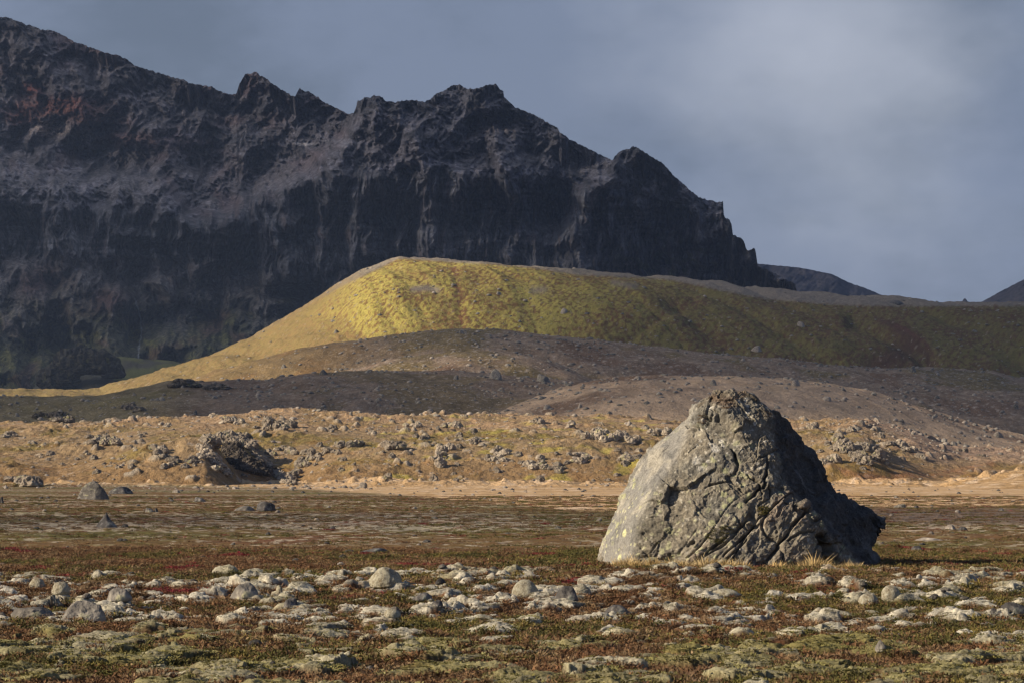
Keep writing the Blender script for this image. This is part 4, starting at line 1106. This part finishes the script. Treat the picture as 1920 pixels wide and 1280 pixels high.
    # skyline and hill stones that stand out
    stone_at(1682, 572, 34, 9, 150, 'darkstone', 'dark tilted block on the skyline of the hill', 'boulder', name='boulder', facets=5, yy=None)
    for (a, b, w, h, sd, lab, mt) in (
        (930, 711, 26, 20, 151, 'round grey boulder alone on the crest of the dark moraine', 'stone'), (1018, 715, 28, 15, 152, 'flat-topped grey boulder on the moraine crest right of the round one', 'stone'), (855, 711, 12, 9, 153, 'small grey boulder on the dark moraine crest left of the round one', 'stone'),
        (607, 703, 16, 11, 154, 'grey boulder on the left part of the dark moraine crest', 'stone'), (1420, 661, 22, 12, 155, 'pale grey boulder low on the green hill', 'pale'), (1502, 613, 18, 11, 156, 'light grey boulder in the middle of the shaded hill face', 'pale'),
        (1492, 723, 17, 12, 157, 'round pale boulder on the brown crest right of the big rock top', 'pale'), (1338, 722, 13, 12, 158, 'small round boulder on the brown crest just above the big rock', 'stone'), (1712, 697, 14, 11, 159, 'grey boulder on the moraine crest below the red gully', 'stone'),
        (1552, 751, 20, 9, 160, 'pale flat boulder on the brown slope above right of the big rock', 'pale'), (935, 554, 13, 7, 161, 'pale stone high on the yellow hill right of its red gully', 'pale'), (1058, 590, 18, 10, 162, 'cluster-like grey boulder in the middle of the yellow hill', 'pale'),
        (1905, 766, 12, 10, 163, 'round grey boulder on the far right moraine', 'stone'), (1026, 767, 15, 9, 164, 'pale angular boulder at the shadow edge in the middle of the slope', 'pale'), (1088, 764, 11, 9, 165, 'small pale boulder at the shadow edge right of the angular one', 'pale'),
        (680, 914, 17, 11, 166, 'pale pointed stone at the foot of the lava knoll', 'pale'), (1872, 819, 20, 11, 167, 'pale block at the edge of the brown slope on the far right', 'pale'), (1770, 830, 14, 8, 168, 'grey round stone on the lower brown slope', 'stone'), (1790, 834, 14, 8, 169, 'grey stone right of the round stone on the lower brown slope', 'stone'),
        (440, 788, 14, 9, 170, 'grey stone standing at the edge of the shade above the sunlit knoll', 'stone'), (366, 777, 11, 9, 171, 'dark upright stone in the shade band left of centre', 'darkstone'), (658, 777, 8, 7, 172, 'small grey stone in the middle of the shade band', 'stone'), (630, 625, 9, 7, 173, 'grey stone at the foot of the yellow hill, left part', 'stone'), (531, 690, 11, 8, 174, 'grey stone on the ochre skirt of the hill', 'stone'), (865, 626, 11, 7, 175, 'grey stone on the top of the grey moraine', 'stone'), (1180, 797, 12, 8, 176, 'grey stone on the sunlit knoll crest left of the big rock', 'pale')):
        stone_at(a, b, w, h, sd, mt, lab, 'boulder', name='boulder', sub=3 if w < 20 else 4, facets=10, rough=.08)
    # the many others: individuals that share looks, by place
    protos = []
    for i in range(8):
        V, Fc = rock_verts(3, 300 + i, 8, .13); V[:, 2] *= .75
        protos.append(V)
    Fc3 = ICO[3][1]
    base = {}
    for mt in ('stone', 'pale'):
        for i, V in enumerate(protos): me = mesh_np('boulder', V, Fc3, True); me.materials.append(MATS[mt]); base[(mt, i)] = me
    zones = [  # polygon in the photograph, count, width range, label, group, material
        ([(640,560),(740,505),(1100,525),(1350,560),(1300,640),(1100,630),(900,610),(600,620)], 34, (6, 12), 'small grey boulder scattered on the sunlit yellow-green hill', 'boulders on the sunlit hill', 'stone'),
        ([(1350,570),(1900,585),(1900,700),(1720,680),(1400,655)], 34, (6, 12), 'small boulder scattered on the shaded green right side of the hill', 'boulders on the shaded hill side', 'stone'),
        ([(250,720),(500,645),(560,660),(560,700),(330,720)], 16, (5, 9), 'small pale stone scattered on the ochre left skirt of the hill', 'stones on the ochre skirt', 'pale'),
        ([(640,650),(860,630),(1100,655),(1130,700),(880,700),(640,700)], 30, (6, 12), 'grey boulder scattered over the grey middle moraine', 'boulders on the middle moraine', 'stone'),
        ([(500,730),(700,712),(1080,722),(1000,765),(620,768),(400,770)], 44, (6, 12), 'grey boulder scattered in the dark shaded moraine band', 'boulders in the shaded band', 'stone'),
        ([(1150,715),(1500,725),(1700,775),(1880,825),(1850,845),(1600,800),(1300,760),(1130,775)], 60, (6, 13), 'pale boulder scattered on the brown slope behind the big rock', 'boulders on the brown slope', 'pale'),
        ([(1300,680),(1650,700),(1900,730),(1900,800),(1700,760),(1560,715)], 24, (6, 11), 'grey boulder scattered on the shaded right moraine', 'boulders on the right moraine', 'stone'),
        ([(540,905),(1100,912),(1150,950),(1000,945),(560,915)], 16, (5, 10), 'pale stone scattered on the sandy flat at the foot of the knolls', 'stones on the sandy flat', 'pale')]
    r = np.random.default_rng(77)
    for poly, cnt, (w0, w1), lab, grp, mt in zones:
        P = np.array(poly, float); got = 0
        while got < cnt:
            q = np.array([r.uniform(P[:, 0].min(), P[:, 0].max()), r.uniform(P[:, 1].min(), P[:, 1].max())])
            if poly_dist(q[:1], q[1:], poly)[0] > 0: continue
            x, y, z = hit(*q); w = (w0 + (w1 - w0) * r.random()**2) * y / F * .5
            o = put('boulder', base[(mt, int(r.integers(8)))], None, loc=(x, y + w * .5, z - .1 * w), label=lab, cat='boulder', group=grp)
            o.scale = (w, w * r.uniform(.8, 1.2), w * r.uniform(.7, 1.2)); o.rotation_euler = (0, 0, r.uniform(0, 6.28))
            got += 1
    # rubble too small to count
    n = 4000 if QUICK else 34000
    u, y, rr = sample_ground(n, 470, 1330, .21, 9, .35)
    def f(u, y):
        z, L, b, c_, k_ = height(u, y); x = u * y
        px, py = project(x, y, z)
        lay = np.argmax(np.stack([b] + L), 0)
        return z, fbm2(x / 40, y / 60, 3, 500), lay.astype(float), px
    z, nn, lay, px = chunked(f, [u, y])
    pr = np.where(np.isin(lay, [7, 8, 9, 10]), .75, np.where(lay == 11, .10, .3)) * ss(-.35, .35, nn + .1)
    pr = np.where((lay == 10) & (px < 640), pr * .3, pr)
    keep = rr.random(n) < pr
    s = (.17 + .75 * rr.random(n)**4) * (y / 800)**.5
    small = [rock_verts(2, 400 + i, 8, .15) for i in range(6)]
    scatter('rubble', np.stack([u * y, y, z - .05], 1)[keep], (np.arange(n) % 6)[keep], np.stack([s, s * .9, s * .75], 1)[keep], np.stack([0 * s, 0 * s, rr.uniform(0, 6.28, n)], 1)[keep], small, [MATS['pale'], MATS['stone'], MATS['stone'], MATS['pale'], MATS['stone'], MATS['stone']])
    n = 2500 if QUICK else 12000
    u, y, rr = sample_ground(n, 300, 560, .21, 10, .6)
    z, nn, lay, px = chunked(f, [u, y])
    keep = rr.random(n) < ss(-.2, .35, nn) * .8
    s = (.08 + .30 * rr.random(n)**3)
    scatter('gravel', np.stack([u * y, y, z - .03], 1)[keep], (np.arange(n) % 6)[keep], np.stack([s, s * .9, s * .8], 1)[keep], np.stack([0 * s, 0 * s, rr.uniform(0, 6.28, n)], 1)[keep], small, MATS['pale'])
    n = 1500 if QUICK else 9000
    u, y, rr = sample_ground(n, 22, 300, .2, 12, .0)
    z, nn, lay, px = chunked(f, [u, y])
    keep = rr.random(n) < .25 - .17 * ss(58, 64, y) + .9 * np.exp(-((y - 40) / 6.)**2)
    s = (.02 + .07 * rr.random(n)**3) * (y / 40)**.5
    keep &= ~((px > 1100) & (px < 1680) & (y > 51.5) & (y < 58))
    scatter('pebbles', np.stack([u * y, y, z], 1)[keep], (np.arange(n) % 6)[keep], np.stack([s, s * .9, s * .75], 1)[keep], np.stack([0 * s, 0 * s, rr.uniform(0, 6.28, n)], 1)[keep], small, [MATS['pale'], MATS['darkstone'], MATS['stone'], MATS['darkstone'], MATS['stone'], MATS['darkstone']])

# ---- lava outcrops on the knolls
def outcrop(spots, label, group=None, cat='rock outcrop', name='lava_outcrop', m='lava', seed=0, yy=None, tall=1.0, spiky=.55):
    """spots: (px, foot py, width px, height px) of each lump, one rugged mass"""
    M = Merge(); org = None
    for i, (a, b, w, h) in enumerate(spots):
        x, y, z = hit(a, b) if yy is None else (ue(a, b)[0] * yy, yy, CAMZ + ue(a, b)[1] * yy)
        if org is None: org = np.array([x, y, z])
        V, Fc = crag_lump(4 if w > 16 else 3, seed * 31 + i * 7 + 5, spiky)
        W = w * y / F * .62; Hh = h * y / F * tall
        a0 = random.uniform(0, 6.28); R = np.array([[math.cos(a0), -math.sin(a0), 0], [math.sin(a0), math.cos(a0), 0], [0, 0, 1]])
        V = (V @ R.T) * np.array([W, W * .9, Hh * .72])
        M.add(V + np.array([x, y + W * .5, z + Hh * .12]) - org, Fc)
    me = mesh_np(name, np.concatenate(M.V), np.concatenate(M.F), False)
    return put(name, me, MATS[m], loc=org.tolist(), label=label, cat=cat, group=group)

def around(cx, cy, rx, ry, n, w0, w1, seed, hr=.85):
    r = np.random.default_rng(seed); out = []
    for _ in range(n):
        a = r.uniform(0, 6.28); q = math.sqrt(r.random())
        w = r.uniform(w0, w1); out.append((cx + rx * q * math.cos(a), cy + ry * q * math.sin(a), w, w * hr * r.uniform(.6, 1.1)))
    return out
def along(pts, n, w0, w1, jx, jy, seed, hr=.9):
    r = np.random.default_rng(seed); p = np.array(pts, float); L = np.concatenate([[0], np.cumsum(np.hypot(*np.diff(p, axis=0).T))]); out = []
    for i in range(n):
        t = L[-1] * (i + r.random()) / n; w = r.uniform(w0, w1)
        out.append((np.interp(t, L, p[:, 0]) + r.normal() * jx, np.interp(t, L, p[:, 1]) + r.normal() * jy, w, w * hr * r.uniform(.6, 1.15)))
    return out

def build_outcrops():
    outcrop(along([(386,836),(415,832),(445,831),(462,840),(480,856)], 22, 13, 20, 2, 3, 51, .6) + along([(385,834),(415,830),(445,828),(462,838),(478,852)], 20, 16, 30, 4, 2, 1),
            'large jagged lava crag forming the rim above the long black shadow on the left knoll', name='lava_crag', seed=1)
    outcrop(along([(482,858),(505,880),(540,905)], 26, 16, 20, 1, 1, 52, .5) + along([(480,858),(500,876),(535,902),(543,908)], 24, 10, 17, 4, 2, 2),
            'broken lava blocks stepping down to the plain right of the long black shadow', seed=51)
    outcrop(along([(382,846),(400,866),(424,890)], 14, 16, 22, 1, 1, 53, .5) + along([(372,840),(390,854),(408,874),(426,890)], 22, 10, 18, 5, 3, 3),
            'sunlit lava spur running down the left side of the long black shadow', seed=52)
    outcrop(along([(420,846),(450,856),(480,874),(505,890)], 22, 14, 24, 5, 5, 54, .8) + along([(430,862),(460,876),(490,892)], 18, 12, 20, 5, 4, 55, .8),
            'lava blocks added and darkened for the shade of the hollow under the rim of the left knoll', m='lava_shade', seed=53)  # added blocks, their dark colour stands in for the hollow's shadow
    outcrop(around(350, 862, 30, 8, 9, 9, 15, 61, .7), 'scattered dark lava between the left flank outcrop and the jagged crag', m='lava_dark', seed=54)
    outcrop(along([(280,850),(300,848),(320,862),(318,880)], 12, 9, 17, 6, 4, 4), 'rugged lava outcrop on the left flank of the jagged crag', seed=2)
    outcrop(along([(500,850),(530,846),(560,850),(575,862),(560,878),(552,900)], 18, 9, 17, 6, 4, 5), 'broken lava wall at the right side of the long black shadow', seed=3)
    outcrop(around(185, 832, 26, 5, 8, 11, 22, 6) + [(215, 834, 20, 14)], 'dark lava outcrop low on the far left knoll', seed=4)
    outcrop(around(180, 824, 20, 4, 5, 10, 16, 7), 'flat lava outcrop right behind the dark outcrop of the far left knoll', seed=5)
    outcrop([(18, 818, 22, 12), (8, 820, 14, 8), (60, 832, 14, 7)], 'lava outcrop at the left edge on the knoll', seed=6)
    outcrop([(58, 912, 32, 22), (42, 908, 26, 18), (20, 902, 22, 10)], 'brown lava outcrop beside the plain at the left edge', seed=7)
    outcrop([(182, 888, 14, 9)], 'single small lava stone on the bare slope above the dome-shaped boulder', seed=8)
    outcrop(around(510, 802, 34, 5, 10, 10, 20, 9) + [(545, 798, 18, 14)], 'pale lava outcrop on the back rim of the left knoll', seed=9)
    outcrop(around(440, 792, 24, 4, 7, 8, 14, 10), 'low pale lava outcrop left of the back rim outcrop', seed=10)
    outcrop(around(305, 798, 14, 3, 4, 8, 12, 11), 'small lava outcrop with green moss on the left knoll crest', seed=11)
    outcrop(around(265, 815, 10, 3, 3, 7, 10, 12), 'small broken outcrop in the middle of the left knoll', seed=12)
    outcrop([(740, 842, 30, 18), (728, 838, 22, 14), (752, 842, 16, 12)], 'dark pointed outcrop on the shoulder of the middle knoll', seed=13)
    outcrop(along([(600,848),(640,838),(680,838)], 9, 9, 16, 5, 3, 14), 'row of pale lava along the crest of the middle knoll', seed=14)
    outcrop(along([(570,872),(600,856),(625,850)], 10, 8, 16, 6, 5, 15), 'lava rubble mass at the left bend of the middle knoll', seed=15)
    outcrop(along([(820,876),(822,858),(832,845),(845,842)], 8, 10, 18, 4, 3, 16), 'tall leaning outcrop in the middle of the knoll face', seed=16)
    outcrop([(888, 832, 12, 14), (892, 828, 16, 10), (904, 836, 12, 7)], 'small upright crag on top of the middle knoll', seed=17)
    outcrop(around(936, 856, 16, 14, 14, 9, 18, 18), 'big pale lava outcrop on the face of the middle knoll', seed=18)
    outcrop(around(1010, 870, 22, 12, 11, 9, 17, 19), 'lava outcrop in the centre of the knoll face, right of the big pale one', seed=19)
    outcrop(around(1050, 880, 22, 9, 9, 9, 16, 20), 'dark lava outcrop low on the knoll face left of the big rock', seed=20)
    outcrop(around(1090, 862, 18, 10, 9, 9, 17, 21), 'brown lava outcrop midway between centre outcrop and big rock', seed=21)
    outcrop(around(1128, 820, 30, 10, 13, 9, 18, 22), 'pale lava outcrop on the knoll crest just left of the big rock', seed=22)
    outcrop(around(1175, 826, 24, 10, 10, 10, 18, 23), 'lava outcrop on the knoll crest touching the big rock outline', seed=23)
    outcrop(around(1176, 866, 12, 9, 6, 10, 17, 24), 'lava outcrop on the slope close to the left edge of the big rock', seed=24)
    outcrop(around(1240, 812, 26, 7, 9, 8, 15, 25), 'lava outcrop on the crest nearest the upper left of the big rock', seed=25)
    outcrop([(1010, 794, 18, 12), (1014, 796, 12, 9)], 'small pale pointed outcrop at the shadow edge above the knoll', seed=26)
    outcrop(around(835, 799, 12, 3, 4, 9, 16, 27) + [(855, 799, 20, 11)], 'twin pale outcrop on the back crest of the middle knoll', seed=27)
    outcrop(around(775, 799, 16, 3, 5, 8, 13, 28), 'low pale outcrop left of the twin outcrop', seed=28)
    outcrop(along([(1570,842),(1600,838),(1625,842)], 12, 12, 24, 6, 6, 29) + along([(1590,850),(1612,868),(1640,866)], 12, 10, 20, 8, 6, 30) + [(1648, 864, 20, 24), (1565, 868, 22, 18), (1545, 872, 20, 14)],
            'rugged lava crag with long shadows right of the big rock', name='lava_crag', seed=29)
    outcrop([(1690, 838, 14, 12), (1700, 846, 18, 10), (1712, 846, 16, 11), (1686, 830, 12, 8)], 'small dark outcrop at the right end of the crag beside the big rock', seed=30)
    outcrop(around(1520, 802, 16, 3, 5, 9, 15, 31), 'pale outcrop on the grass just right of the big rock top', seed=31)
    # shaded crags farther back
    outcrop(around(115, 786, 34, 8, 13, 12, 24, 40, .7), 'dark lava mound in the shade band at the far left', m='lava_dark', seed=40)
    outcrop(around(72, 782, 14, 4, 4, 9, 14, 41, .8), 'small dark outcrop left of the shaded lava mound', m='lava_dark', seed=41)
    outcrop(around(245, 768, 24, 5, 8, 9, 16, 42, .7), 'flat dark outcrop in the shade band between two mounds', m='lava_dark', seed=42)
    outcrop([(345, 724, 36, 15), (332, 726, 26, 11), (362, 726, 26, 10), (352, 722, 18, 12)], 'dark rocky knob on the skyline of the shaded ridge', m='lava_dark', seed=43)
    outcrop([(405, 728, 32, 10), (418, 730, 26, 8), (392, 730, 24, 8)], 'lower dark rocky knob right of the skyline knob', m='lava_dark', seed=44)
    outcrop(along([(95,735),(110,712),(140,695),(165,688),(190,685),(200,690)], 22, 26, 46, 8, 8, 45, .9), 'black crag in front of the mountain foot at the far left', name='lava_crag', m='crag_black', seed=45, yy=1900)
    # the rest: small outcrops of one look, spread on the knoll faces
    r = np.random.default_rng(5); k = 0
    for (poly, cnt, lab, grp) in (([(560,870),(700,838),(1250,835),(1300,890),(1150,905),(700,900),(600,890)], 46, 'small rough lava lump among many on the face of the middle knoll', 'lava lumps on the middle knoll'),
                                  ([(240,850),(360,860),(500,900),(480,905),(300,890),(60,870),(100,840)], 22, 'small rough lava lump on the bare face of the left knoll', 'lava lumps on the left knoll'),
                                  ([(620,800),(1280,800),(1280,822),(620,828)], 18, 'small pale lava lump near the crest of the middle knoll', 'lava lumps on the knoll crest'),
                                  ([(1540,820),(1680,830),(1760,880),(1600,880),(1530,860)], 14, 'small lava lump around the crag right of the big rock', 'lava lumps by the right crag'),
                                  ([(1560,800),(1900,850),(1900,880),(1700,860)], 12, 'small grey rock at the foot of the brown slope', 'rocks at the foot of the brown slope')):
        P = np.array(poly, float); got = 0
        while got < cnt:
            q = np.array([r.uniform(P[:, 0].min(), P[:, 0].max()), r.uniform(P[:, 1].min(), P[:, 1].max())])
            if poly_dist(q[:1], q[1:], poly)[0] > 0: continue
            w = 5 + 9 * r.random()**1.6; k += 1
            sp = [(q[0], q[1], w, w * .8)] + ([(q[0] + r.normal() * 5, q[1] + r.normal() * 2, w * .7, w * .55)] if r.random() < .6 else [])
            outcrop(sp, lab, grp, seed=100 + k)
            got += 1

def extra_mats():
    MATS['lava_shade'] = rock_material('shade_darkened_lava', (.07, .06, .05), (.15, .13, .11), (.03, .026, .022), .35, None, .2)  # lava colour darkened to paint the shade of the hollow
    MATS['rustlich'] = rock_material('orange_stone', (.30, .15, .08), (.36, .22, .14), (.14, .09, .07), 2.0, None, .02)
    MATS['crag_black'] = rock_material('black_crag', (.028, .027, .026), (.06, .058, .04), (.014, .014, .014), .05, (.07, .07, .03), 1.0)
    for nm, a, b, c_ in (('mossy', (.34, .325, .25), (.46, .445, .37), (.17, .14, .09)), ('mossgreen', (.20, .19, .07), (.28, .27, .12), (.11, .10, .045))):
        m, t = mat(nm + '_cushion')
        p = t.obj(); f = t.noise(p, 55, 4, .7); g = t.noise(p, 9, 4, .6)
        col = t.mix(t.ramp(g, .35, .6), c_, a); col = t.mix(t.ramp(f, .45, .7), col, b)
        t.bsdf(col, .95, t.bump(f, .02, .9, t.bump(g, .05, .8)), .1)
        MATS[nm] = m
# ------------------------------------------------------------------ light, air, clouds, camera
SUN = np.array([-.86, -.22, .455]); SUN /= np.linalg.norm(SUN)

def poly_dist(x, y, poly):
    """signed distance to a polygon, negative inside"""
    p = np.array(poly, float); n = len(p)
    best = np.full(x.shape, 1e18); inside = np.zeros(x.shape, bool)
    for i in range(n):
        a = p[i]; b = p[(i + 1) % n]; d = b - a
        t = np.clip(((x - a[0]) * d[0] + (y - a[1]) * d[1]) / (d @ d + 1e-9), 0, 1)
        best = np.minimum(best, (x - a[0] - t * d[0])**2 + (y - a[1] - t * d[1])**2)
        c = ((a[1] > y) != (b[1] > y)) & (x < (b[0] - a[0]) * (y - a[1]) / (b[1] - a[1] + 1e-12) + a[0])
        inside ^= c
    d = np.sqrt(best)
    return np.where(inside, -d, d)

def build_clouds():
    H = 1250.0
    def deck(p):
        p = np.asarray(p, float); t = (H - p[..., 2]) / SUN[2]
        return p[..., 0] + SUN[0] * t, p[..., 1] + SUN[1] * t
    step = 26 if QUICK else 12
    xs = np.arange(-4300, 300, step); ys = np.arange(-650, 5760, step)
    X, Y = np.meshgrid(xs, ys); shp = X.shape; X = X.ravel().astype(float); Y = Y.ravel().astype(float)
    wob = fbm2(X / 160, Y / 160, 3, 400)
    cov = np.zeros_like(X)
    def add(poly_px, amount, soft, wob_m=20, grow=0):
        nonlocal cov
        pts = []
        for q in poly_px:
            if len(q) == 3: pts.append(deck((ue(q[0], 900)[0] * q[2], q[2], q[1])))
            else: pts.append(deck(hit(*q)))
        d = poly_dist(X, Y, pts) + wob * wob_m - grow
        cov = 1 - (1 - cov) * (1 - amount * ss(soft, -soft, d))
    for a in SHADE: add(*a)
    # the bank over the mountain
    q = Y - (1500 + 60 * wob)
    mtn = 1 - .16 * ss(-.15, .35, fbm2(X / 420, Y / 420, 3, 405) + .1)
    cov = 1 - (1 - cov) * (1 - SH_M * ss(1090, 1240, Y + 60 * wob) * mtn)
    me_k = cov > .01
    V1 = np.stack([X, Y, H - 6 - 26 * cov * (1 + wob)], 1); V2 = np.stack([X, Y, H + 6 + 50 * cov * (1 + fbm2(X / 90, Y / 90, 3, 410))], 1)
    Fg = grid_faces(*shp)
    Fg = Fg[(cov[Fg] > .01).any(1)]
    use = np.unique(Fg); remap = -np.ones(len(X), int); remap[use] = np.arange(len(use)); Fg = remap[Fg]
    V = np.concatenate([V1[use], V2[use]]); n = len(use)
    Fa = np.concatenate([Fg, Fg[:, ::-1] + n])
    a = 1 - np.sqrt(np.clip(1 - cov[use], 0, 1)); a = np.concatenate([a, a])
    me = mesh_np('cloud', V, Fa, True, {'cover': a})
    m, t = mat('cloud_vapour')
    tr = t.n('ShaderNodeBsdfTransparent'); df = t.n('ShaderNodeBsdfTranslucent', Color=(.80, .88, 1.0, 1))
    mx = t.n('ShaderNodeMixShader'); t.set(mx, 'i0', t.attr('cover', 'Fac'))
    t.t.links.new(tr.outputs[0], mx.inputs[1]); t.t.links.new(df.outputs[0], mx.inputs[2])
    t.t.links.new(mx.outputs[0], t.out.inputs['Surface'])
    put('cloud', me, m, kind='structure')

SH_M = .93
# shade areas as polygons seen in the photograph; (px, height, depth) for points out of view
SHADE = [
    # dark band over the lower moraine
    ([(-500,10,572),(-60,10,572),(300,10,572),(620,10,572),(900,10,572),(1000,14,600),(1060,18,650),(1110,24,715),(1125,28,800),(1000,30,830),(700,30,835),(500,26,830),(330,24,820),(0,22,815),(-500,22,815)], .86, 14, 9),
    # right half of the hill and the moraines below it
    ([(930,50,1060),(1050,36,960),(1240,34,880),(1400,30,830),(1600,26,810),(1920,20,790),(2600,10,760),(2900,100,1500),(1500,110,1800),(1330,105,1600),(1200,88,1330),(1060,66,1200)], .95, 55, 20),
    ([(640,40,990),(760,36,900),(1000,32,860),(1200,30,850),(1300,36,1000),(1000,48,1040),(800,50,1040)], .55, 26, 10),
    # gravel flat behind the big rock
    ([(1500,968,),(1640,957),(1920,953),(2400,0,160),(2400,0,104),(1920,988),(1700,990),(1500,992)], .85, 3.5, 2),
]

def build_light():
    s = bpy.data.lights.new('sun', 'SUN'); s.energy = 5.0; s.angle = math.radians(.5); s.color = (1.0, .83, .62)
    o = bpy.data.objects.new('sun', s); COL.objects.link(o)
    o.rotation_euler = Vector(SUN).to_track_quat('Z', 'Y').to_euler()
    w = bpy.data.worlds.new('World'); scene.world = w; w.use_nodes = True
    nt = w.node_tree; nt.nodes.clear()
    N = nt.nodes.new; Lk = nt.links.new
    out = N('ShaderNodeOutputWorld'); bg = N('ShaderNodeBackground'); bg.inputs['Strength'].default_value = .1
    sky = N('ShaderNodeTexSky'); sky.sky_type = 'NISHITA'; sky.sun_disc = False
    sky.sun_elevation = math.asin(SUN[2]); sky.sun_rotation = math.atan2(SUN[0], SUN[1])
    tc = N('ShaderNodeTexCoord')
    sep = N('ShaderNodeSeparateXYZ'); Lk(tc.outputs['Generated'], sep.inputs[0])
    def noise(scale, det, rough, sc, off=(0, 0, 0)):
        mp = N('ShaderNodeMapping'); mp.inputs['Scale'].default_value = sc; mp.inputs['Location'].default_value = off
        Lk(tc.outputs['Generated'], mp.inputs[0])
        n = N('ShaderNodeTexNoise'); n.inputs['Scale'].default_value = scale; n.inputs['Detail'].default_value = det; n.inputs['Roughness'].default_value = rough
        Lk(mp.outputs[0], n.inputs['Vector']); return n.outputs['Fac']
    def rng_(v, a, b, c=0., d=1., smooth=True):
        n = N('ShaderNodeMapRange'); n.interpolation_type = 'SMOOTHSTEP' if smooth else 'LINEAR'
        Lk(v, n.inputs[0])
        for i, q in enumerate((a, b, c, d)): n.inputs[i + 1].default_value = q
        return n.outputs[0]
    def mixn(f, a, b):
        n = N('ShaderNodeMix'); n.data_type = 'RGBA'
        for i, v in ((0, f), (6, a), (7, b)):
            if isinstance(v, bpy.types.NodeSocket): Lk(v, n.inputs[i])
            else: n.inputs[i].default_value = v if i == 0 else tuple(v) + (1,)
        return n.outputs[2]
    k = 10.0
    lo = [c * k for c in SKY_LO]; hi = [c * k for c in SKY_HI]; br = [c * k for c in SKY_BR]
    base = mixn(rng_(sep.outputs['Z'], -.02, .17), lo, hi)
    dk = noise(7.5, 6, .58, (1, 1, 2.0), (.3, .1, .2))
    base = mixn(rng_(dk, .40, .62), base, [c * k for c in SKY_DK])
    # a brighter opening high on the right
    mp = N('ShaderNodeVectorMath'); mp.operation = 'DISTANCE'
    Lk(tc.outputs['Generated'], mp.inputs[0])
    a_, b_ = (1560 - CX) / F, (CY - 80) / F
    d = Vector((a_, CT - b_ * ST, ST + b_ * CT)).normalized()
    mp.inputs[1].default_value = d
    nb = noise(14, 4, .55, (1, 1, 1.6))
    ad = N('ShaderNodeMath'); ad.operation = 'MULTIPLY_ADD'; Lk(nb, ad.inputs[0]); ad.inputs[1].default_value = .10; 
    Lk(mp.outputs['Value'], ad.inputs[2])
    base = mixn(rng_(ad.outputs[0], .145, .045, 0, .85), base, br)
    base = mixn(rng_(sep.outputs['Z'], .20, .55), base, [c * k for c in SKY_TOP])
    base = mixn(.93, sky.outputs[0], base)
    Lk(base, bg.inputs['Color']); Lk(bg.outputs[0], out.inputs['Surface'])

SKY_TOP = (.045, .068, .135)
SKY_LO = (.170, .199, .285); SKY_HI = (.138, .166, .235); SKY_DK = (.095, .118, .165); SKY_BR = (.34, .36, .42)

def build_haze():
    me = bpy.data.meshes.new('haze')
    x0, x1, y0, y1, z0, z1 = -11000, 11000, -700, 7400, -30, 760
    V = [(x, y, z) for z in (z0, z1) for y in (y0, y1) for x in (x0, x1)]
    me.from_pydata(V, [], [(0, 2, 3, 1), (4, 5, 7, 6), (0, 1, 5, 4), (1, 3, 7, 5), (3, 2, 6, 7), (2, 0, 4, 6)])
    m, t = mat('haze_air')
    pv = t.n('ShaderNodeVolumePrincipled', Density=HAZE, Anisotropy=0.0); pv.inputs['Color'].default_value = (.42, .60, 1, 1)
    t.t.links.new(pv.outputs[0], t.out.inputs['Volume'])
    put('haze', me, m, kind='stuff')
HAZE = .000045

def build_camera():
    c = bpy.data.cameras.new('camera'); c.lens = 100; c.sensor_width = 36; c.clip_end = 60000; c.clip_start = .1
    c.dof.use_dof = True; c.dof.focus_distance = 52; c.dof.aperture_fstop = 9
    o = bpy.data.objects.new('camera', c); COL.objects.link(o)
    o.location = (0, 0, CAMZ); o.rotation_euler = (math.pi / 2 + TH, 0, 0)
    scene.camera = o

def setup():
    v = scene.view_settings
    v.view_transform = 'Standard'; v.look = 'None'; v.gamma = 1; v.exposure = .66; v.use_curve_mapping = False
    scene.cycles.max_bounces = 4; scene.cycles.diffuse_bounces = 2; scene.cycles.volume_bounces = 0
    scene.cycles.transparent_max_bounces = 8
    scene.cycles.use_adaptive_sampling = False; scene.cycles.adaptive_threshold = .008
    scene.cycles.use_denoising = True; scene.cycles.denoiser = 'OPENIMAGEDENOISE'; scene.cycles.denoising_prefilter = 'ACCURATE'; scene.cycles.denoising_input_passes = 'RGB_ALBEDO_NORMAL'
    scene.cycles.pixel_filter_type = 'BLACKMAN_HARRIS'; scene.cycles.filter_width = 1.25
    scene.cycles.use_persistent_data = False
materials(); extra_mats()
build_ground(); build_mountain(); build_far_hills()
build_plants(); build_big_rock(); build_rocks(); build_outcrops()
build_clouds(); build_light(); build_haze(); build_camera(); setup()
